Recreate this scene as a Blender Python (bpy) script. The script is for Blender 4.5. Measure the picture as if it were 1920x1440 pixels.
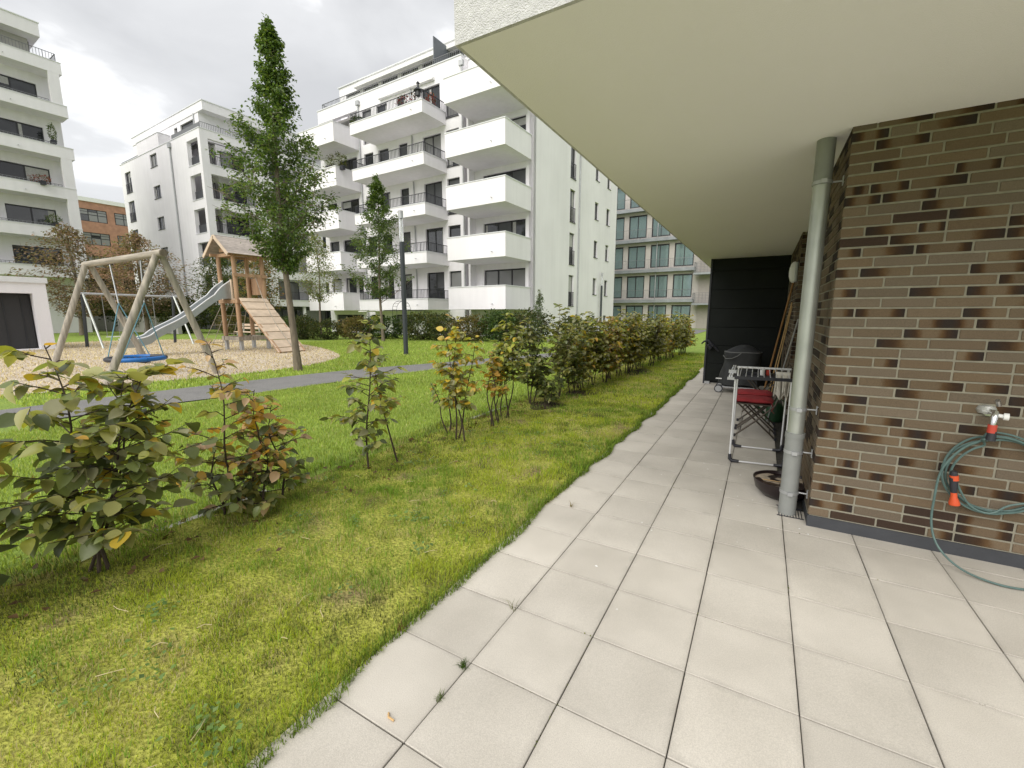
import bpy, bmesh, math, random
import numpy as np
from mathutils import Matrix, Vector
R = math.radians
random.seed(7); rng = np.random.default_rng(7)
for o in list(bpy.data.objects): bpy.data.objects.remove(o)
scene = bpy.context.scene
COL = scene.collection

# ------------------------------------------------------------------ camera
cd = bpy.data.cameras.new('camera'); cam = bpy.data.objects.new('camera', cd); COL.objects.link(cam)
cd.sensor_width = 36.0; cd.lens = 810.0 / 1920.0 * 36.0; cd.clip_start = 0.05; cd.clip_end = 3000
cam.location = (0, 0, 1.48); cam.rotation_euler = (R(90 - 9.18), 0, R(29.9)); scene.camera = cam
scene.render.resolution_x = 1024; scene.render.resolution_y = 768

# ------------------------------------------------------------------ world, sun, exposure
SUN_EL, SUN_AZ = R(44), R(180)          # azimuth: clockwise from +Y, where the light comes from
world = bpy.data.worlds.new('World'); scene.world = world; world.use_nodes = True
nt = world.node_tree; nt.nodes.clear()
wo = nt.nodes.new('ShaderNodeOutputWorld'); bg = nt.nodes.new('ShaderNodeBackground'); bg.inputs['Strength'].default_value = 0.1
sky = nt.nodes.new('ShaderNodeTexSky'); sky.sky_type = 'NISHITA'; sky.sun_disc = False
sky.sun_elevation = SUN_EL; sky.sun_rotation = SUN_AZ
tc = nt.nodes.new('ShaderNodeTexCoord'); mp = nt.nodes.new('ShaderNodeMapping'); mp.inputs['Scale'].default_value = (1.0, 1.0, 2.4)
n1 = nt.nodes.new('ShaderNodeTexNoise'); n1.inputs['Scale'].default_value = 2.3; n1.inputs['Detail'].default_value = 7; n1.inputs['Roughness'].default_value = 0.5; n1.inputs['Distortion'].default_value = 0.35
cr = nt.nodes.new('ShaderNodeValToRGB')
cr.color_ramp.elements[0].position = 0.40; cr.color_ramp.elements[0].color = (2.85, 2.87, 2.92, 1)
cr.color_ramp.elements[1].position = 0.70; cr.color_ramp.elements[1].color = (6.6, 6.6, 6.62, 1)
e = cr.color_ramp.elements.new(0.57); e.color = (3.6, 3.62, 3.66, 1)
mx = nt.nodes.new('ShaderNodeMix'); mx.data_type = 'RGBA'; mx.inputs[0].default_value = 0.95
nt.links.new(tc.outputs['Generated'], mp.inputs['Vector']); nt.links.new(mp.outputs[0], n1.inputs['Vector'])
nt.links.new(n1.outputs['Fac'], cr.inputs[0]); nt.links.new(sky.outputs[0], mx.inputs[6]); nt.links.new(cr.outputs[0], mx.inputs[7])
nt.links.new(mx.outputs[2], bg.inputs['Color']); nt.links.new(bg.outputs[0], wo.inputs['Surface'])
sd = bpy.data.lights.new('sun', 'SUN'); sd.energy = 1.5; sd.angle = R(65); sd.color = (1.0, 0.96, 0.9)
sun = bpy.data.objects.new('sun', sd); COL.objects.link(sun); sun.location = (0, 0, 40)
sdir = Vector((math.sin(SUN_AZ) * math.cos(SUN_EL), math.cos(SUN_AZ) * math.cos(SUN_EL), math.sin(SUN_EL)))
sun.rotation_euler = sdir.to_track_quat('Z', 'Y').to_euler()
vs = scene.view_settings; vs.view_transform = 'Standard'; vs.look = 'None'; vs.exposure = 1.30; vs.gamma = 1.0; vs.use_curve_mapping = False
scene.render.engine = 'CYCLES'; scene.cycles.max_bounces = 8; scene.cycles.diffuse_bounces = 5

# ------------------------------------------------------------------ helpers
WM = {}                                   # world matrices of parents
class MB:
    def __init__(s): s.v = []; s.f = []; s.m = []
    def add(s, vs, fs, mi=0):
        b = len(s.v); s.v.extend(vs); s.f.extend([tuple(i + b for i in f) for f in fs]); s.m.extend([mi] * len(fs)); return s
    def box(s, x0, x1, y0, y1, z0, z1, mi=0):
        if x0 > x1: x0, x1 = x1, x0
        if y0 > y1: y0, y1 = y1, y0
        if z0 > z1: z0, z1 = z1, z0
        return s.add([(x0,y0,z0),(x1,y0,z0),(x1,y1,z0),(x0,y1,z0),(x0,y0,z1),(x1,y0,z1),(x1,y1,z1),(x0,y1,z1)],
                     [(0,3,2,1),(4,5,6,7),(0,1,5,4),(1,2,6,5),(2,3,7,6),(3,0,4,7)], mi)
    def bar(s, p, q, w, h, up=(0,0,1), mi=0):
        p = Vector(p); q = Vector(q); d = (q - p).normalized(); u = Vector(up)
        if abs(d.dot(u)) > .98: u = Vector((0,1,0))
        sx = d.cross(u).normalized(); uz = sx.cross(d); sx *= w/2; uz *= h/2
        vs = [tuple(a + i*sx + j*uz) for a in (p, q) for i, j in ((-1,-1),(1,-1),(1,1),(-1,1))]
        return s.add(vs, [(0,1,2,3),(4,7,6,5),(0,4,5,1),(1,5,6,2),(2,6,7,3),(3,7,4,0)], mi)
    def tube(s, pts, r, n=8, mi=0, caps=True):
        pts = [Vector(p) for p in pts]; k = len(pts); rs = [float(q) for q in r] if isinstance(r, (list, tuple)) else [float(r)]*k
        vs = []; up = Vector((0,0,1)); pu = None
        for i, p in enumerate(pts):
            d = (pts[min(i+1,k-1)] - pts[max(i-1,0)]).normalized()
            if pu is None: pu = Vector((1,0,0)) if abs(d.z) > .9 else up
            a = d.cross(pu)
            if a.length < 1e-4: a = d.cross(Vector((0,1,0)))
            a.normalize(); b = a.cross(d); pu = b
            for j in range(n):
                t = 2*math.pi*j/n; vs.append(tuple(p + rs[i]*(a*math.cos(t) + b*math.sin(t))))
        fs = [(i*n+j, i*n+(j+1)%n, (i+1)*n+(j+1)%n, (i+1)*n+j) for i in range(k-1) for j in range(n)]
        if caps: fs += [tuple(reversed(range(n))), tuple(range((k-1)*n, k*n))]
        return s.add(vs, fs, mi)
    def lathe(s, c, prof, n=20, mi=0):
        vs = [(c[0]+r*math.cos(2*math.pi*j/n), c[1]+r*math.sin(2*math.pi*j/n), c[2]+z) for r, z in prof for j in range(n)]
        fs = [(i*n+j, i*n+(j+1)%n, (i+1)*n+(j+1)%n, (i+1)*n+j) for i in range(len(prof)-1) for j in range(n)]
        fs += [tuple(reversed(range(n))), tuple(range((len(prof)-1)*n, len(prof)*n))]
        return s.add(vs, fs, mi)
    def poly(s, pts, z0, z1, mi=0):       # vertical prism of a plan polygon
        n = len(pts); vs = [(x,y,z0) for x,y in pts] + [(x,y,z1) for x,y in pts]
        fs = [tuple(reversed(range(n))), tuple(range(n,2*n))] + [(i,(i+1)%n,n+(i+1)%n,n+i) for i in range(n)]
        return s.add(vs, fs, mi)
    def mesh(s, name, mats, smooth=False):
        me = bpy.data.meshes.new(name); me.from_pydata(s.v, [], s.f)
        for m in (mats if isinstance(mats, (list, tuple)) else [mats]): me.materials.append(m)
        if any(s.m): me.polygons.foreach_set('material_index', s.m)
        if smooth: me.polygons.foreach_set('use_smooth', [True]*len(me.polygons))
        me.update(); return me
    def build(s, name, mats, parent=None, world=False, smooth=False, bevel=0):
        if world and parent is not None:
            iv = WM[parent.name].inverted(); s.v = [tuple(iv @ Vector(p)) for p in s.v]
        o = bpy.data.objects.new(name, s.mesh(name, mats, smooth)); COL.objects.link(o)
        if parent is not None:
            o.parent = parent; WM[o.name] = WM[parent.name].copy()
        else: WM[o.name] = Matrix.Identity(4)
        if smooth:
            md = o.modifiers.new('e', 'EDGE_SPLIT'); md.split_angle = R(42)
        if bevel:
            md = o.modifiers.new('b', 'BEVEL'); md.width = bevel; md.segments = 2; md.limit_method = 'ANGLE'
        return o
def tag(o, label=None, cat=None, group=None, kind=None):
    if label: o['label'] = label
    if cat: o['category'] = cat
    if group: o['group'] = group
    if kind: o['kind'] = kind
    return o
def empty(name, loc, rz=0, label=None, cat=None, group=None):
    o = bpy.data.objects.new(name, None); COL.objects.link(o); o.location = loc; o.rotation_euler = (0,0,rz); o.empty_display_size = .2
    WM[o.name] = Matrix.Translation(Vector(loc)) @ Matrix.Rotation(rz, 4, 'Z')
    return tag(o, label, cat, group)
def inst(name, me, parent, loc, rot=(0,0,0), sc=(1,1,1)):
    o = bpy.data.objects.new(name, me); COL.objects.link(o); o.parent = parent; o.location = loc; o.rotation_euler = rot; o.scale = sc
    return o
def copy_tree(o, parent=None):
    c = o.copy(); COL.objects.link(c); c.parent = parent
    for ch in o.children: copy_tree(ch, c)
    return c
def fastmesh(name, V, F, mats, col=None, smooth=False):   # numpy mesh, F (n,k)
    me = bpy.data.meshes.new(name); nv, nf, k = len(V), len(F), F.shape[1]
    me.vertices.add(nv); me.vertices.foreach_set('co', np.asarray(V, np.float32).ravel())
    me.loops.add(nf*k); me.loops.foreach_set('vertex_index', np.asarray(F, np.int32).ravel())
    me.polygons.add(nf); me.polygons.foreach_set('loop_start', np.arange(0, nf*k, k, dtype=np.int32)); me.polygons.foreach_set('loop_total', np.full(nf, k, np.int32))
    if col is not None:
        a = me.attributes.new('Col', 'FLOAT_COLOR', 'POINT'); a.data.foreach_set('color', np.concatenate([col, np.ones((nv,1))],1).astype(np.float32).ravel())
    if smooth: me.polygons.foreach_set('use_smooth', np.ones(nf, bool))
    for m in (mats if isinstance(mats, (list, tuple)) else [mats]): me.materials.append(m)
    me.update(calc_edges=True); return me
def fastobj(name, V, F, mats, col=None, parent=None, smooth=False):
    o = bpy.data.objects.new(name, fastmesh(name, V, F, mats, col, smooth)); COL.objects.link(o)
    if parent is not None: o.parent = parent
    return o
def cbox(name, sx, sy, sz, c, mat, seg=1):                # chamfered box mesh, origin at min corner centre-bottom
    bm = bmesh.new(); bmesh.ops.create_cube(bm, size=1.0)
    for v in bm.verts: v.co = Vector((v.co.x*sx, v.co.y*sy, v.co.z*sz))
    bmesh.ops.bevel(bm, geom=list(bm.edges), offset=c, segments=seg, affect='EDGES', profile=.5)
    me = bpy.data.meshes.new(name); bm.to_mesh(me); bm.free(); me.materials.append(mat); return me

# ------------------------------------------------------------------ materials
def nodes(name):
    m = bpy.data.materials.new(name); m.use_nodes = True; t = m.node_tree; return m, t, t.nodes['Principled BSDF']
def L(t, a, b): t.links.new(a, b)
def mat(name, c, rough=.7, var=.12, scale=4., bump=0., bscale=60., metal=0., spec=.5, c2=None, detail=5, rnd=0., obj=True, speck=0.):
    m, t, b = nodes(name); N = t.nodes
    b.inputs['Roughness'].default_value = rough; b.inputs['Metallic'].default_value = metal; b.inputs['Specular IOR Level'].default_value = spec
    tcn = N.new('ShaderNodeTexCoord'); vec = tcn.outputs['Object']
    if rnd:
        oi = N.new('ShaderNodeObjectInfo'); ad = N.new('ShaderNodeVectorMath'); ad.operation = 'ADD'
        mu = N.new('ShaderNodeVectorMath'); mu.operation = 'SCALE'; mu.inputs[0].default_value = (13.1, 7.7, 3.3); L(t, oi.outputs['Random'], mu.inputs['Scale'])
        L(t, vec, ad.inputs[0]); L(t, mu.outputs[0], ad.inputs[1]); vec = ad.outputs[0]
    no = N.new('ShaderNodeTexNoise'); no.inputs['Scale'].default_value = scale; no.inputs['Detail'].default_value = detail; L(t, vec, no.inputs['Vector'])
    ra = N.new('ShaderNodeValToRGB'); ra.color_ramp.elements[0].position = .32; ra.color_ramp.elements[1].position = .68
    a = np.array(c, float); k = np.array(c2, float) if c2 is not None else None
    lo = a*(1-var); hi = (a*(1+var)) if k is None else k
    ra.color_ramp.elements[0].color = (*lo, 1); ra.color_ramp.elements[1].color = (*np.clip(hi,0,1), 1)
    L(t, no.outputs['Fac'], ra.inputs[0]); out = ra.outputs[0]
    if speck:
        n3 = N.new('ShaderNodeTexNoise'); n3.inputs['Scale'].default_value = 260; n3.inputs['Detail'].default_value = 2; L(t, vec, n3.inputs['Vector'])
        mr3 = N.new('ShaderNodeMapRange'); mr3.inputs[1].default_value = .3; mr3.inputs[2].default_value = .7; mr3.inputs[3].default_value = 1-speck; mr3.inputs[4].default_value = 1+speck
        L(t, n3.outputs['Fac'], mr3.inputs[0]); ms = N.new('ShaderNodeVectorMath'); ms.operation = 'SCALE'; L(t, out, ms.inputs[0]); L(t, mr3.outputs[0], ms.inputs['Scale']); out = ms.outputs[0]
    if rnd:
        mr = N.new('ShaderNodeMapRange'); mr.inputs[3].default_value = 1-rnd; mr.inputs[4].default_value = 1+rnd; L(t, oi.outputs['Random'], mr.inputs[0])
        sc = N.new('ShaderNodeVectorMath'); sc.operation = 'SCALE'; L(t, out, sc.inputs[0]); L(t, mr.outputs[0], sc.inputs['Scale']); out = sc.outputs[0]
    L(t, out, b.inputs['Base Color'])
    if bump:
        n2 = N.new('ShaderNodeTexNoise'); n2.inputs['Scale'].default_value = bscale; n2.inputs['Detail'].default_value = 6; L(t, vec, n2.inputs['Vector'])
        bu = N.new('ShaderNodeBump'); bu.inputs['Strength'].default_value = bump; bu.inputs['Distance'].default_value = .01
        L(t, n2.outputs['Fac'], bu.inputs['Height']); L(t, bu.outputs[0], b.inputs['Normal'])
    return m
def plain(name, c, rough=.5, metal=0., spec=.5, trans=0.):
    m, t, b = nodes(name); b.inputs['Base Color'].default_value = (*c, 1); b.inputs['Roughness'].default_value = rough
    b.inputs['Metallic'].default_value = metal; b.inputs['Specular IOR Level'].default_value = spec; b.inputs['Transmission Weight'].default_value = trans
    return m
def leafmat(name, rough=.42, tr=.3, spec=.45):
    m, t, b = nodes(name); N = t.nodes; at = N.new('ShaderNodeAttribute'); at.attribute_name = 'Col'
    oi = N.new('ShaderNodeObjectInfo'); mr = N.new('ShaderNodeMapRange'); mr.inputs[3].default_value = .78; mr.inputs[4].default_value = 1.22
    L(t, oi.outputs['Random'], mr.inputs[0]); sc = N.new('ShaderNodeVectorMath'); sc.operation = 'SCALE'; L(t, at.outputs['Color'], sc.inputs[0]); L(t, mr.outputs[0], sc.inputs['Scale'])
    L(t, sc.outputs[0], b.inputs['Base Color']); b.inputs['Roughness'].default_value = rough; b.inputs['Specular IOR Level'].default_value = spec
    tl = N.new('ShaderNodeBsdfTranslucent'); s2 = N.new('ShaderNodeVectorMath'); s2.operation = 'MULTIPLY'; s2.inputs[1].default_value = (1.5, 1.45, .7); L(t, sc.outputs[0], s2.inputs[0]); L(t, s2.outputs[0], tl.inputs['Color'])
    mx = N.new('ShaderNodeMixShader'); mx.inputs[0].default_value = tr; L(t, b.outputs[0], mx.inputs[1]); L(t, tl.outputs[0], mx.inputs[2])
    L(t, mx.outputs[0], N['Material Output'].inputs['Surface']); return m
def barkmat(name, c, scale=20., stretch=.2, bump=.5, var=.35, axis=2):
    m, t, b = nodes(name); N = t.nodes; tcn = N.new('ShaderNodeTexCoord'); mp = N.new('ShaderNodeMapping'); mp.inputs['Scale'].default_value = [stretch if i_ == axis else 1 for i_ in range(3)]; L(t, tcn.outputs['Object'], mp.inputs[0])
    no = N.new('ShaderNodeTexNoise'); no.inputs['Scale'].default_value = scale; no.inputs['Detail'].default_value = 8; L(t, mp.outputs[0], no.inputs['Vector'])
    ra = N.new('ShaderNodeValToRGB'); a = np.array(c); ra.color_ramp.elements[0].position = .3; ra.color_ramp.elements[1].position = .7
    ra.color_ramp.elements[0].color = (*(a*(1-var)),1); ra.color_ramp.elements[1].color = (*(a*(1+var)),1); L(t, no.outputs['Fac'], ra.inputs[0]); L(t, ra.outputs[0], b.inputs['Base Color'])
    bu = N.new('ShaderNodeBump'); bu.inputs['Strength'].default_value = bump; bu.inputs['Distance'].default_value = .01; L(t, no.outputs['Fac'], bu.inputs['Height']); L(t, bu.outputs[0], b.inputs['Normal'])
    b.inputs['Roughness'].default_value = .85; return m
def groundmat(name, cols, scale, fine=40., bump=.6, fs=(.75,1.25)):
    m, t, b = nodes(name); N = t.nodes; tcn = N.new('ShaderNodeTexCoord')
    no = N.new('ShaderNodeTexNoise'); no.inputs['Scale'].default_value = scale; no.inputs['Detail'].default_value = 6; L(t, tcn.outputs['Object'], no.inputs['Vector'])
    ra = N.new('ShaderNodeValToRGB'); k = len(cols)
    ra.color_ramp.elements[0].position = .3; ra.color_ramp.elements[0].color = (*cols[0],1); ra.color_ramp.elements[1].position = .7; ra.color_ramp.elements[1].color = (*cols[-1],1)
    for i in range(1, k-1):
        e = ra.color_ramp.elements.new(.3 + .4*i/(k-1)); e.color = (*cols[i],1)
    L(t, no.outputs['Fac'], ra.inputs[0])
    n2 = N.new('ShaderNodeTexNoise'); n2.inputs['Scale'].default_value = fine; n2.inputs['Detail'].default_value = 5; L(t, tcn.outputs['Object'], n2.inputs['Vector'])
    mr = N.new('ShaderNodeMapRange'); mr.inputs[1].default_value = .3; mr.inputs[2].default_value = .7; mr.inputs[3].default_value = fs[0]; mr.inputs[4].default_value = fs[1]; L(t, n2.outputs['Fac'], mr.inputs[0])
    sc = N.new('ShaderNodeVectorMath'); sc.operation = 'SCALE'; L(t, ra.outputs[0], sc.inputs[0]); L(t, mr.outputs[0], sc.inputs['Scale']); L(t, sc.outputs[0], b.inputs['Base Color'])
    bu = N.new('ShaderNodeBump'); bu.inputs['Strength'].default_value = bump; bu.inputs['Distance'].default_value = .03; L(t, n2.outputs['Fac'], bu.inputs['Height']); L(t, bu.outputs[0], b.inputs['Normal'])
    b.inputs['Roughness'].default_value = .95; b.inputs['Specular IOR Level'].default_value = .15; return m
def brickmat(name, c, scorch):        # scorch: -1 dark left end, 1 dark right end, 2 both, 3 middle, 0 none
    m, t, b = nodes(name); N = t.nodes; tcn = N.new('ShaderNodeTexCoord'); oi = N.new('ShaderNodeObjectInfo')
    sx = N.new('ShaderNodeSeparateXYZ'); L(t, tcn.outputs['Generated'], sx.inputs[0])
    ad = N.new('ShaderNodeVectorMath'); ad.operation = 'ADD'; mu = N.new('ShaderNodeVectorMath'); mu.operation = 'SCALE'; mu.inputs[0].default_value = (31, 17, 11)
    L(t, oi.outputs['Random'], mu.inputs['Scale']); L(t, tcn.outputs['Object'], ad.inputs[0]); L(t, mu.outputs[0], ad.inputs[1])
    no = N.new('ShaderNodeTexNoise'); no.inputs['Scale'].default_value = 16; no.inputs['Detail'].default_value = 4; L(t, ad.outputs[0], no.inputs['Vector'])
    def math_(op, a, bb=None):
        q = N.new('ShaderNodeMath'); q.operation = op
        for i, x in enumerate((a, bb)):
            if x is None: continue
            if isinstance(x, (int, float)): q.inputs[i].default_value = x
            else: L(t, x, q.inputs[i])
        return q.outputs[0]
    x = sx.outputs[0]
    if scorch == -1: f = math_('SUBTRACT', 1., x)
    elif scorch == 1: f = x
    elif scorch == 2: f = math_('MULTIPLY', math_('ABSOLUTE', math_('SUBTRACT', x, .5)), 2.)
    elif scorch == 3: f = math_('SUBTRACT', 1.05, math_('MULTIPLY', math_('ABSOLUTE', math_('SUBTRACT', x, .55)), 2.2))
    else: f = math_('MULTIPLY', x, 0.)
    f = math_('ADD', f, math_('MULTIPLY', math_('SUBTRACT', no.outputs['Fac'], .5), .30))
    f = math_('ADD', f, math_('MULTIPLY', math_('SUBTRACT', oi.outputs['Random'], .5), .25))
    ra = N.new('ShaderNodeValToRGB'); a = np.array(c); el = ra.color_ramp.elements
    el[0].position = .0; el[0].color = (*a,1); el[1].position = 1.; el[1].color = (.028,.021,.018,1)
    e = el.new(.36); e.color = (*(a*.97),1); e = el.new(.52); e.color = (a[0]*.66, a[1]*.52, a[2]*.38, 1); e = el.new(.68); e.color = (a[0]*.32, a[1]*.24, a[2]*.20, 1)
    L(t, f, ra.inputs[0])
    n2 = N.new('ShaderNodeTexNoise'); n2.inputs['Scale'].default_value = 180; n2.inputs['Detail'].default_value = 3; L(t, ad.outputs[0], n2.inputs['Vector'])
    mr = N.new('ShaderNodeMapRange'); mr.inputs[1].default_value = .3; mr.inputs[2].default_value = .7; mr.inputs[3].default_value = .86; mr.inputs[4].default_value = 1.14; L(t, n2.outputs['Fac'], mr.inputs[0])
    rr = math_('ADD', math_('MULTIPLY', oi.outputs['Random'], .26), .87); k = math_('MULTIPLY', rr, mr.outputs[0])
    sc = N.new('ShaderNodeVectorMath'); sc.operation = 'SCALE'; L(t, ra.outputs[0], sc.inputs[0]); L(t, k, sc.inputs['Scale']); L(t, sc.outputs[0], b.inputs['Base Color'])
    bu = N.new('ShaderNodeBump'); bu.inputs['Strength'].default_value = .35; bu.inputs['Distance'].default_value = .004; L(t, n2.outputs['Fac'], bu.inputs['Height']); L(t, bu.outputs[0], b.inputs['Normal'])
    b.inputs['Roughness'].default_value = .85; b.inputs['Specular IOR Level'].default_value = .2; return m

M = {}
def rendermat(name, c):
    m, t, b = nodes(name); N = t.nodes; tcn = N.new('ShaderNodeTexCoord'); acc = None
    for sc_, st_, amp in ((.35,(1,1,1),.05),(3.2,(1,1,.07),.028),(40,(1,1,1),.03)):
        mp = N.new('ShaderNodeMapping'); mp.inputs['Scale'].default_value = st_; L(t, tcn.outputs['Object'], mp.inputs[0])
        no = N.new('ShaderNodeTexNoise'); no.inputs['Scale'].default_value = sc_; no.inputs['Detail'].default_value = 5; L(t, mp.outputs[0], no.inputs['Vector'])
        mr = N.new('ShaderNodeMapRange'); mr.inputs[1].default_value = .3; mr.inputs[2].default_value = .7; mr.inputs[3].default_value = 1-amp*1.6; mr.inputs[4].default_value = 1+amp*.4; L(t, no.outputs['Fac'], mr.inputs[0])
        if acc is None: acc = mr.outputs[0]
        else:
            q = N.new('ShaderNodeMath'); q.operation = 'MULTIPLY'; L(t, acc, q.inputs[0]); L(t, mr.outputs[0], q.inputs[1]); acc = q.outputs[0]
    sc2 = N.new('ShaderNodeVectorMath'); sc2.operation = 'SCALE'; sc2.inputs[0].default_value = c; L(t, acc, sc2.inputs['Scale']); L(t, sc2.outputs[0], b.inputs['Base Color'])
    bu = N.new('ShaderNodeBump'); bu.inputs['Strength'].default_value = .25; bu.inputs['Distance'].default_value = .01; L(t, no.outputs['Fac'], bu.inputs['Height']); L(t, bu.outputs[0], b.inputs['Normal'])
    b.inputs['Roughness'].default_value = .92; return m
M['render'] = rendermat('white_render', (.86,.842,.875)); M['render2'] = rendermat('white_render_soft', (.815,.80,.83))
M['render_old'] = mat('white_render', (.80,.80,.795), .9, .03, .5, .25, 120)
M['coping'] = mat('coping_metal', (.70,.71,.73), .45, .05, 2.)
M['soffit'] = mat('soffit_paint', (.92,.895,.925), .92, .02, .6, .25, 220)
M['stucco'] = mat('coarse_stucco', (.60,.592,.595), .95, .10, 30, 1.0, 160)
M['frame'] = plain('window_frame_dark', (.018,.018,.022), .4)
def glassmat(name, lo, hi, rough=.04):
    m, t, b = nodes(name); N = t.nodes; oi = N.new('ShaderNodeObjectInfo'); tcn = N.new('ShaderNodeTexCoord')
    no = N.new('ShaderNodeTexNoise'); no.inputs['Scale'].default_value = 1.7; no.inputs['Detail'].default_value = 2; L(t, tcn.outputs['Object'], no.inputs['Vector'])
    ad = N.new('ShaderNodeMath'); ad.operation = 'MULTIPLY'; L(t, oi.outputs['Random'], ad.inputs[0]); L(t, no.outputs['Fac'], ad.inputs[1])
    ra = N.new('ShaderNodeValToRGB'); ra.color_ramp.elements[0].position = .05; ra.color_ramp.elements[0].color = (*lo,1); ra.color_ramp.elements[1].position = .6; ra.color_ramp.elements[1].color = (*hi,1)
    L(t, ad.outputs[0], ra.inputs[0]); L(t, ra.outputs[0], b.inputs['Base Color']); b.inputs['Roughness'].default_value = rough; b.inputs['Specular IOR Level'].default_value = .7
    bu = N.new('ShaderNodeBump'); bu.inputs['Strength'].default_value = .06; bu.inputs['Distance'].default_value = .05; L(t, no.outputs['Fac'], bu.inputs['Height']); L(t, bu.outputs[0], b.inputs['Normal']); return m
M['glass'] = glassmat('window_glass', (.006,.007,.008), (.05,.055,.06))
M['curtain'] = mat('net_curtain', (.42,.42,.41), .8, .12, 9)
M['glass_c'] = plain('window_glass_curtain', (.22,.22,.22), .12, 0, .6)
M['shutter'] = mat('roller_shutter_grey', (.075,.078,.085), .55, .06, 3)
M['rail'] = plain('railing_dark', (.03,.032,.038), .45)
M['railg'] = plain('railing_grey', (.17,.175,.18), .45, .3)
M['zinc'] = mat('zinc_pipe', (.42,.43,.44), .45, .08, 6, metal=.4)
M['galv'] = mat('galvanised_pipe', (.43,.45,.42), .42, .12, 5, metal=.55)
M['castpipe'] = mat('painted_standpipe', (.25,.26,.25), .55, .08, 8, .15, 150)
M['darkpanel'] = mat('black_green_board', (.0065,.0085,.0075), .5, .25, 3., .08, 90, spec=.2)
M['anth'] = plain('anthracite_plastic', (.025,.026,.034), .45)
M['plinth'] = mat('plinth_anthracite', (.045,.048,.055), .7, .1, 8, .2, 80)
M['tile'] = mat('concrete_paver', (.415,.388,.335), .88, .07, 2.6, .12, 320, rnd=.05, speck=.10, c2=(.475,.447,.39))
def pavermat():
    m = mat('concrete_paver', (.485,.452,.395), .88, .06, 2.2, .14, 320, rnd=.04, speck=.12, c2=(.555,.52,.46)); t = m.node_tree; N = t.nodes; b = N['Principled BSDF']
    src = b.inputs['Base Color'].links[0].from_socket; tcn = N.new('ShaderNodeTexCoord'); gx = N.new('ShaderNodeSeparateXYZ'); L(t, tcn.outputs['Generated'], gx.inputs[0])
    def mth(op, a, c=None):
        q = N.new('ShaderNodeMath'); q.operation = op; L(t, a, q.inputs[0])
        if c is not None:
            if isinstance(c, float): q.inputs[1].default_value = c
            else: L(t, c, q.inputs[1])
        return q.outputs[0]
    ex = mth('ABSOLUTE', mth('SUBTRACT', gx.outputs[0], .5)); ey = mth('ABSOLUTE', mth('SUBTRACT', gx.outputs[1], .5)); e_ = mth('MAXIMUM', ex, ey)
    no = N.new('ShaderNodeTexNoise'); no.inputs['Scale'].default_value = 9; no.inputs['Detail'].default_value = 5; geo = N.new('ShaderNodeNewGeometry'); L(t, geo.outputs['Position'], no.inputs['Vector'])
    f = mth('ADD', e_, mth('MULTIPLY', mth('SUBTRACT', no.outputs['Fac'], .5), .16)); mr = N.new('ShaderNodeMapRange'); mr.inputs[1].default_value = .44; mr.inputs[2].default_value = .54; mr.inputs[3].default_value = 1.; mr.inputs[4].default_value = .80; L(t, f, mr.inputs[0])
    n2 = N.new('ShaderNodeTexNoise'); n2.inputs['Scale'].default_value = 1.1; n2.inputs['Detail'].default_value = 6; L(t, geo.outputs['Position'], n2.inputs['Vector']); m2 = N.new('ShaderNodeMapRange'); m2.inputs[1].default_value = .3; m2.inputs[2].default_value = .7; m2.inputs[3].default_value = .90; m2.inputs[4].default_value = 1.05; L(t, n2.outputs['Fac'], m2.inputs[0])
    k = mth('MULTIPLY', mr.outputs[0], m2.outputs[0]); sc = N.new('ShaderNodeVectorMath'); sc.operation = 'SCALE'; L(t, src, sc.inputs[0]); L(t, k, sc.inputs['Scale']); L(t, sc.outputs[0], b.inputs['Base Color']); return m
M['tile'] = pavermat()
M['joint'] = mat('paver_joint_sand', (.05,.046,.038), .95, .3, 40, .4, 200)
M['mortar'] = mat('mortar', (.275,.257,.20), .95, .12, 25, .5, 260)
M['asphalt'] = groundmat('asphalt_path', [(.175,.172,.168),(.21,.206,.20),(.19,.186,.182)], 1.3, 160, .35, (.8,1.2))
M['lawn'] = groundmat('lawn_green', [(.17,.25,.045),(.235,.32,.065),(.205,.29,.065)], 1.2, 55, .9, (.65,1.35))
M['moss'] = groundmat('mossy_lawn', [(.13,.125,.04),(.31,.33,.055),(.40,.40,.09),(.26,.21,.10)], 2.4, 60, 1.0, (.6,1.35))
M['chipsoil'] = groundmat('wood_chip_bed', [(.43,.365,.29),(.54,.47,.385),(.48,.415,.335)], 2.2, 30, .9, (.72,1.3))
M['chip'] = mat('wood_chip', (.40,.31,.20), .9, .3, 6., rnd=.0, c2=(.56,.45,.31))
M['wood'] = barkmat('weathered_timber', (.36,.305,.235), 9, .12, .3, .25)
M['wood'] = barkmat('weathered_timber', (.325,.29,.24), 16, .07, .6, .38); M['woodx'] = barkmat('weathered_timber_beam', (.325,.29,.24), 16, .07, .6, .38, 0)
M['wood2'] = barkmat('larch_timber', (.37,.235,.14), 9, .12, .25, .25)
M['plank'] = mat('sawn_plank', (.55,.44,.33), .8, .12, 4, .15, 60, rnd=.1)
M['shingle'] = mat('grey_shingle_board', (.37,.325,.29), .85, .15, 6, .2, 40, rnd=.12)
M['steel'] = mat('stainless_slide', (.36,.385,.39), .32, .06, 4, metal=.55)
M['bark'] = barkmat('tree_bark', (.16,.13,.095), 26, .15, .6)
M['twig'] = barkmat('shrub_twig', (.055,.038,.026), 60, .2, .4)
M['leaf'] = leafmat('foliage_leaf', .36, .4, .6); M['leafmatte'] = leafmat('foliage_leaf_matte', .6, .35, .25)
M['grass'] = leafmat('grass_blade', .55, .45, .2)
M['concrete'] = mat('cast_concrete', (.42,.41,.39), .9, .08, 1.5, .2, 60)
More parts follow.
